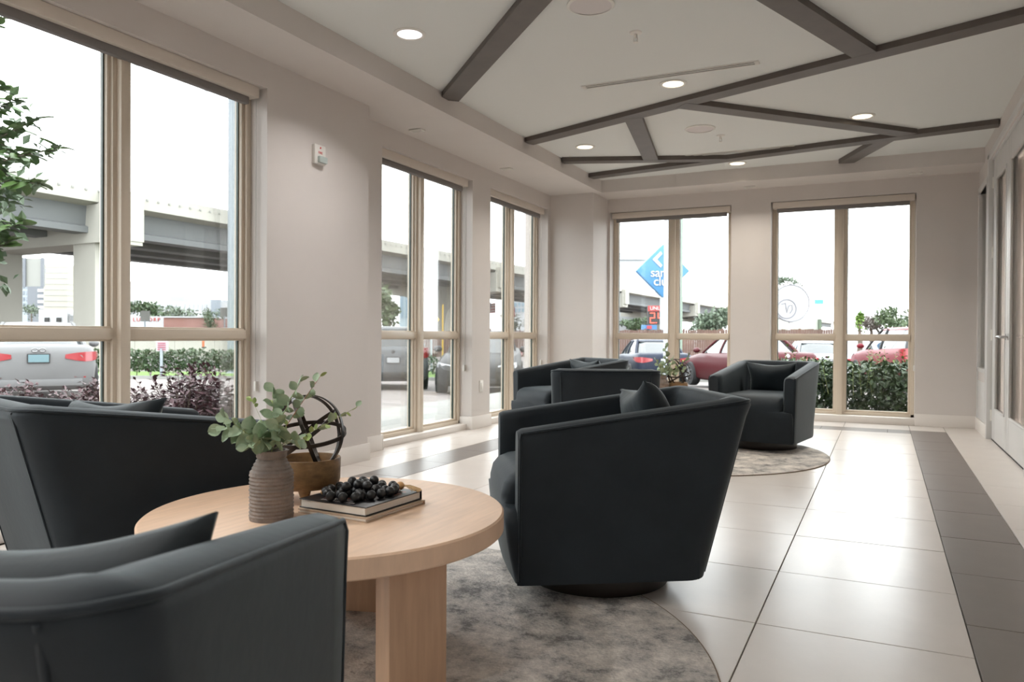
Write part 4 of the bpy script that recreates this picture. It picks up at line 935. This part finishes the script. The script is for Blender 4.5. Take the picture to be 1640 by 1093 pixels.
# sign boards on posts
def board(px0, px1, py0, py1, D, label, M, post=True, name='sign_board', group=None):
    c = at((px0 + px1) / 2, (py0 + py1) / 2, D); t = thing(name, label, 'sign'); vb(px0, px1, py0, py1, D, .12, 'panel', M, t)
    if post:
        g = ground_at((px0 + px1) / 2, D); q = at((px0 + px1) / 2, py1, D); MB().tube([(q.x, q.y, g.z), (q.x, q.y, q.z + .1)], .05, 8).build('post', POLE, t)
    return t
GREYS = xm('grey_sign_back', (.40, .41, .38), .7)
board(225, 239, 498, 515, 55, 'small grey sign box on a post before the brick shop', GREYS)
board(353, 366.5, 493, 508, 55, 'small grey sign box beside the thick steel pole', GREYS)
sb = board(250, 267, 546, 563, 26.5, 'small white notice with pink lettering standing in the hedge', xm('white_notice', (.7, .66, .68), .6))
for k in range(4): vb(252, 265, 549 + k * 3.4, 550.6 + k * 3.4, 26.47, .02, 'print_line', xm('pink_print', (.55, .12, .2), .6), sb)
p = thing('orange_marker', 'orange marker post against the concrete barrier', 'marker'); vb(323.5, 326.5, 543, 557, 37, .08, 'post', xm('orange_plastic', (.65, .17, .05), .6), p); vb(322.8, 327.2, 556, 558, 36.9, .25, 'base', BTRIM, p)
t = thing('sign_gantry', 'highway sign gantry truss with the back of a sign panel', 'sign')
gm_ = MB()
for y in (430, 446): vbox(gm_, 22, 71, y, y + 2.2, 110, .3)
gm_.build('chord', POLE, t); gz_ = MB()
for k in range(10):
    a = at(23 + 5 * k, 431, 110); b2_ = at(25.5 + 5 * k, 447, 110); c2 = at(28 + 5 * k, 431, 110); gz_.tube([a, b2_, c2], .09, 5)
gz_.build('lattice', POLE, t); vb(36, 71, 414, 459, 109.5, .2, 'panel', GREYS, t)
for x in (36, 65): vb(x, x + 4.5, 413, 460, 109.2, .2, 'bracket', DGREY, t)
gp = ground_at(24, 110); MB().tube([gp, at(24, 428, 110)], .3, 10).build('mast', POLE, t)
t = thing('pylon_sign', 'brown pylon sign with rows of small coloured squares', 'sign'); vb(137, 154, 489, 545, 70, .6, 'panel', xm('brown_pylon', (.36, .27, .24), .7), t)
vb(140, 149, 492, 520, 69.95, .1, 'dark_field', xm('slate_field', (.12, .18, .26), .5), t)
for k in range(6):
    for j, c_ in enumerate(((.6, .45, .05), (.6, .62, .66), (.15, .3, .5))): vb(140.5 + 3 * j, 142.4 + 3 * j, 493.5 + 4.3 * k, 496 + 4.3 * k, 69.9, .05, 'square', [SQ for SQ in (xm('yellow_square', c_, .6),)][0], t)
def truck(px0, px1, D, label):
    t = thing('box_truck', label, 'truck'); W_ = xm('white_truck', (.74, .75, .76), .4)
    vb(px0, px0 + (px1 - px0) * .62, 496, 560, D, 2.3, 'cargo_box', W_, t); xa = px0 + (px1 - px0) * .64
    cabp = [(xa, 532), (xa, 503), (xa + 14, 503), (xa + 24, 514), (px1, 519), (px1 + 1, 532)]
    P = [at(x, y, D + .2) for x, y in cabp]; dv = Vector((_f.x, _f.y, 0)) * 2; n = len(P)
    MB().add(P + [q + dv for q in P], [tuple(range(n)), tuple(range(n, 2 * n))[::-1]] + [(i, i + n, (i + 1) % n + n, (i + 1) % n) for i in range(n)]).build('cab', W_, t)
    vb(xa + 3, xa + 15, 506, 514, D + .15, .1, 'side_window', CGL, t)
    for x in (px0 + 12, px1 - 14):
        q = at(x, 533, D); MB().lathe([(.5, -.15), (.5, .15)], 20, Matrix.Translation(q) @ Matrix.Rotation(YAW, 4, 'Z') @ Matrix.Rotation(PI / 2, 4, 'X')).build('wheel', TYRE, t)
    for x in (71, 90): vb(x, x + 7, 509, 516, D - .1, .1, 'dark_box', DARK, t)
truck(62, 136, 60, 'white truck beyond the barrier left of the mullion')
t = thing('round_disc_sign', 'round grey disc sign half hidden by the near mullion', 'sign'); q = at(166, 492, 65)
MB().lathe([(.9, -.1), (.9, .1)], 32, Matrix.Translation(q) @ Matrix.Rotation(YAW, 4, 'Z') @ Matrix.Rotation(PI / 2, 4, 'X')).build('disc', GREYS, t); MB().tube([ground_at(166, 65), q], .08, 8).build('post', POLE, t)
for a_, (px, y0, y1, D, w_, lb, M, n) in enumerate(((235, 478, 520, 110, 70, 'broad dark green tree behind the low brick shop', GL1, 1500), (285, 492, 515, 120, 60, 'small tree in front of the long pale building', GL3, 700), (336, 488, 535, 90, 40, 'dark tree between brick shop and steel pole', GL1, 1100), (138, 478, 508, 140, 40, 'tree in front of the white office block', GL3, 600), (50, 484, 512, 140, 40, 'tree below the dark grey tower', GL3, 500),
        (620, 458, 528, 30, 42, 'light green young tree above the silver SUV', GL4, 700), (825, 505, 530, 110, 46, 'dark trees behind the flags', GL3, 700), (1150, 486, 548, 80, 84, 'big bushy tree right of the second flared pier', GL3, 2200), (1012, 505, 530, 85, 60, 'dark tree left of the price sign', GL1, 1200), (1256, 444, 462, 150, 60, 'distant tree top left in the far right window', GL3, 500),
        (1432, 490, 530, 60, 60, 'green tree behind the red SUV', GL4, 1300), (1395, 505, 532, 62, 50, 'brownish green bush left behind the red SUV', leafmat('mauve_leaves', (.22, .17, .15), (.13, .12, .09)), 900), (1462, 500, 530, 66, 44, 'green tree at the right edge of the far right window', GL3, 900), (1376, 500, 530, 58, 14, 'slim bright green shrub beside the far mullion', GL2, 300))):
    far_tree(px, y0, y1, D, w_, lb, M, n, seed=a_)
hb = ground_at(716, 33); hedge((hb.x - 1.6, hb.y - .8), (hb.x + 1.2, hb.y + .6), 1.0, .85, 900, .12, GL1, 'dark green bush before the fence beside the silver SUV', 12)
struct(ground_strip('grass_patch', GRASS, [tuple(ground_at(a_, d_).xy) for a_, d_ in ((660, 30), (770, 30), (800, 40), (640, 40))], .05), 'bright grass by the fence')
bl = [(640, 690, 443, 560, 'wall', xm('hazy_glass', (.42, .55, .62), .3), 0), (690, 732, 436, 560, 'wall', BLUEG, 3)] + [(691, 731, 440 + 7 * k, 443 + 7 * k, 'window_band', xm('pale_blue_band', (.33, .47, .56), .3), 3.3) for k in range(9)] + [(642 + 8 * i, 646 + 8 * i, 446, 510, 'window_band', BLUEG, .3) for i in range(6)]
building('blue glass office tower behind the elevated road', 260, 30, bl)
bl = [(808, 862, 455, 560, 'wall', WHITEB, 0)] + [(818 + 6 * i, 821.5 + 6 * i, 458 + 9 * k, 464 + 9 * k, 'window', BLUEG, .3) for i in range(7) for k in range(5)]
building('white office block with rows of blue windows under the road', 240, 30, bl)
bl = [(985, 1030, 490, 560, 'wall', WHITEB, 0), (1003, 1022, 499, 501.5, 'window_band', BAND, .3), (1040, 1064, 494, 560, 'wall', CREAMB, 0)]
building('low white building behind the price sign', 150, 20, bl)
bl = [(1246, 1316, 512, 545, 'wall', xm('pale_green_white', (.66, .70, .62), .8), 0), (1312, 1316, 511, 545, 'downpipe', GL3, .3)]
building('long low white building behind the fence at far right', 75, 10, bl)
bl = [(1000, 1170, 556, 562, 'base', BRIDGE, 0)]
# storage roof far behind sign
bl = [(940, 1050, 405, 416, 'roof', xm('pale_blue_roof', (.55, .64, .70), .5), 0), (940, 1046, 416, 560, 'wall', WHITEB, -1)]
building('huge pale hall with blue grey roof behind the elevated road', 330, 30, bl)
# yellow diamond sign
def diamond(px, py, half, D, dep, M, name, parent):
    c_ = at(px, py, D); r = half / 1230 * D; dv = Vector((_f.x, _f.y, 0)) * dep; R0 = Vector((_r.x, _r.y, 0)); P = [c_ + R0 * r, c_ + _u * r, c_ - R0 * r, c_ - _u * r]
    return MB().add(P + [q + dv for q in P], [(0, 1, 2, 3), (7, 6, 5, 4)] + [(i, i + 4, (i + 1) % 4 + 4, (i + 1) % 4) for i in range(4)]).build(name, M, parent, bevel=r * .03)
YEL = xm('yellow_sign', (.80, .48, .02), .5)
t = thing('warning_sign', 'yellow diamond warning sign on a post by the fence', 'sign'); diamond(691, 512, 13.5, 40, .06, YEL, 'panel', t)
vtext('symbol', '4', 687, 512, 40, 8, BTRIM, t, ext=.01, off=.02); vtext('symbol', '/', 694, 513, 40, 9, BTRIM, t, ext=.01, off=.02)
MB().tube([ground_at(691, 40.1), at(691, 500, 40.15)], .05, 8).build('post', POLE, t)
pole(709, 36, 488, 2.6, 'thin yellow pole right of the yellow diamond sign', YEL, 'yellow_pole')
def flag(px, py, D, wpx, hpx, label, cols, canton=None, name='flag'):
    t = thing(name, label, 'flag'); n = len(cols)
    for i, M in enumerate(cols):
        R = []
        for k in range(9):
            s = k / 8; p0 = at(px + wpx * s, py + hpx * i / n + 1.2 * math.sin(s * 5) + 3 * s, D + .3 * math.sin(s * 7)); p1 = at(px + wpx * s, py + hpx * (i + 1) / n + 1.2 * math.sin(s * 5) + 3 * s, D + .3 * math.sin(s * 7)); dv = Vector((_f.x, _f.y, 0)) * .03
            R.append([p0, p1, p1 + dv, p0 + dv])
        MB().loft(R).build('stripe', M, t, smooth=50)
    if canton: vb(px, px + wpx * .42, py + 1, py + hpx * .5 + 1, D - .35, .04, 'canton', canton, t)
    MB().tube([ground_at(px - .5, D), at(px - .5, py - 6, D)], .07, 8).build('flagpole', POLE, t)
FR = xm('flag_red', (.55, .06, .07), .7); FWh = xm('flag_white', (.7, .68, .68), .7); FB = xm('flag_blue', (.05, .08, .25), .7)
flag(781, 484, 95, 13, 16, 'striped red and white flag with blue corner in left window', [FR if k % 2 == 0 else FWh for k in range(7)], FB)
flag(815, 491, 95, 10, 15, 'plain red flag right of the striped flag', [FR])
# blue club sign and the price sign
SKY = xm('sign_blue', (.075, .29, .60), .5); SWH = xm('sign_white', (.85, .85, .85), .5)
DS = 46; t = thing('diamond_shop_sign', 'large blue diamond shop sign on a pole with white lettering', 'sign'); diamond(1062, 434, 43, DS, .5, SKY, 'panel', t)
vtext('lettering', "sam's", 1062, 437.5, DS, 20, SWH, t, .95); vtext('lettering', 'club', 1062, 451.5, DS, 20, SWH, t, .95)
ch_ = MB()
for s in (-1, 1):
    P = [(1062 + s * 17, 415), (1062 + s * 11, 415), (1062 + s * 0, 426), (1062, 431)] 
    q = [(1062 + s * 17, 416), (1062 + s * 4, 403), (1062 + s * 1.5, 407), (1062 + s * 10, 416), (1062 + s * 1.5, 425), (1062 + s * 4, 429)]
    pp = [at(x, y, DS) - Vector((_f.x, _f.y, 0)) * .06 for x, y in q]; dv = Vector((_f.x, _f.y, 0)) * .07; k = len(pp)
    ch_.add(pp + [v_ + dv for v_ in pp], [(0, 1, 2, 3), (0, 3, 4, 5), (k + 3, k + 2, k + 1, k), (k + 5, k + 4, k + 3, k)] + [(i, i + k, (i + 1) % k + k, (i + 1) % k) for i in range(k)])
ch_.build('chevron_mark', SWH, t)
MB().tube([ground_at(1064, DS + .6), at(1064, 470, DS + .3)], .26, 14).build('support', xm('white_steel', (.62, .65, .68), .5), t)
pole(1066, 20, 250, 7.5, 'white steel pole in front of the blue diamond sign', xm('white_pole', (.60, .64, .68), .5), 'lamp_pole')
DPz = 56; t = thing('fuel_price_sign', 'red and black electronic fuel price sign showing 2.4', 'sign'); vb(1038, 1084, 490, 520, DPz, .5, 'cabinet', DARK, t); vb(1038, 1084, 490, 499, DPz - .06, .1, 'header', xm('red_header', (.55, .05, .05), .5), t)
vtext('lettering', 'UNLEADED', 1061, 494.5, DPz, 8, SWH, t, 1.0, .02, .1)
LED = xm('red_led', (1, .10, .06), .5, emit=1.6)
seg = {'2': 'abged', '4': 'fgbc'}
def digit(ch, x, y, w_, h):
    mb = MB(); s = 1.4
    S_ = dict(a=(x, x + w_, y, y + s), g=(x, x + w_, y + h / 2 - s / 2, y + h / 2 + s / 2), d=(x, x + w_, y + h - s, y + h), f=(x, x + s, y, y + h / 2), b=(x + w_ - s, x + w_, y, y + h / 2), e=(x, x + s, y + h / 2, y + h), c=(x + w_ - s, x + w_, y + h / 2, y + h))
    for k in seg[ch]: vbox(mb, *S_[k], DPz - .04, .05)
    mb.build('digit', LED, t)
digit('2', 1041, 501, 8, 17); digit('4', 1053.5, 501, 8, 17); vb(1050.5, 1052, 516.5, 518, DPz - .04, .05, 'point', LED, t)
vb(1028, 1052, 521, 528, DPz, .3, 'lower_panel', xm('blue_panel', (.05, .22, .55), .5), t); vb(1036, 1044, 522, 527, DPz - .05, .1, 'card_mark', FR, t)
for x in (1040, 1080): vb(x, x + 2, 520, 560, DPz + .1, .2, 'leg', DGREY, t)
# round pale sign far right
t = thing('round_white_sign', 'faint round white pylon sign with thin grey rings, far right window', 'sign'); q = at(1266, 486, 60); Mq = Matrix.Translation(q) @ Matrix.Rotation(YAW, 4, 'Z') @ Matrix.Rotation(PI / 2, 4, 'X'); r = 30 / 1230 * 60
MB().lathe([(r, -.2), (r, .15)], 48, Mq).build('disc', xm('white_disc', (.58, .58, .60), .5), t)
RG = xm('grey_ring_paint', (.26, .26, .30), .6)
for rr, cx, cy in ((r * .98, 0, 0), (r * .50, -.35, -.45)): MB().tube([Mq @ Vector((cx + rr * math.cos(a * PI / 32), cy + rr * math.sin(a * PI / 32), .17)) for a in range(64)], .035, 6, True).build('ring', RG, t)
MB().tube([Mq @ Vector(v_) for v_ in ((-.75, -.1, .17), (-.45, 0, .17), (-.4, -.35, .17), (-.35, -.75, .17), (-.2, -.2, .17), (.05, -.15, .17), (.1, -.5, .17), (-.1, -.8, .17))], .03, 6).build('script_stroke', RG, t)
MB().tube([ground_at(1266, 60.3), q], .18, 10).build('post', SWH, t)
t = board(1305, 1319, 480, 487.5, 90, 'small turquoise sign in the sky of the far right window', xm('turquoise', (.10, .62, .62), .5), True)
# power lines
t = thing('power_lines', 'three thin power lines crossing the sky of the near window', 'cable')
for (y0, y1) in ((55, 135), (74, 152), (86, 165)):
    a = at(-500, y0 - 120, 26); b = at(420, y1 + 12, 42); MB().tube([a, a.lerp(b, .25) - _u * .12, a.lerp(b, .5) - _u * .18, a.lerp(b, .75) - _u * .12, b], .022, 5).build('cable', xm('grey_cable', (.25, .27, .3), .7), t)
t = thing('power_line', 'single thin power line crossing the far windows', 'cable')
a = at(600, 330, 40); b = at(1600, 350, 40); MB().tube([a, a.lerp(b, .5) - _u * .3, b], .018, 5).build('cable', POLE, t)
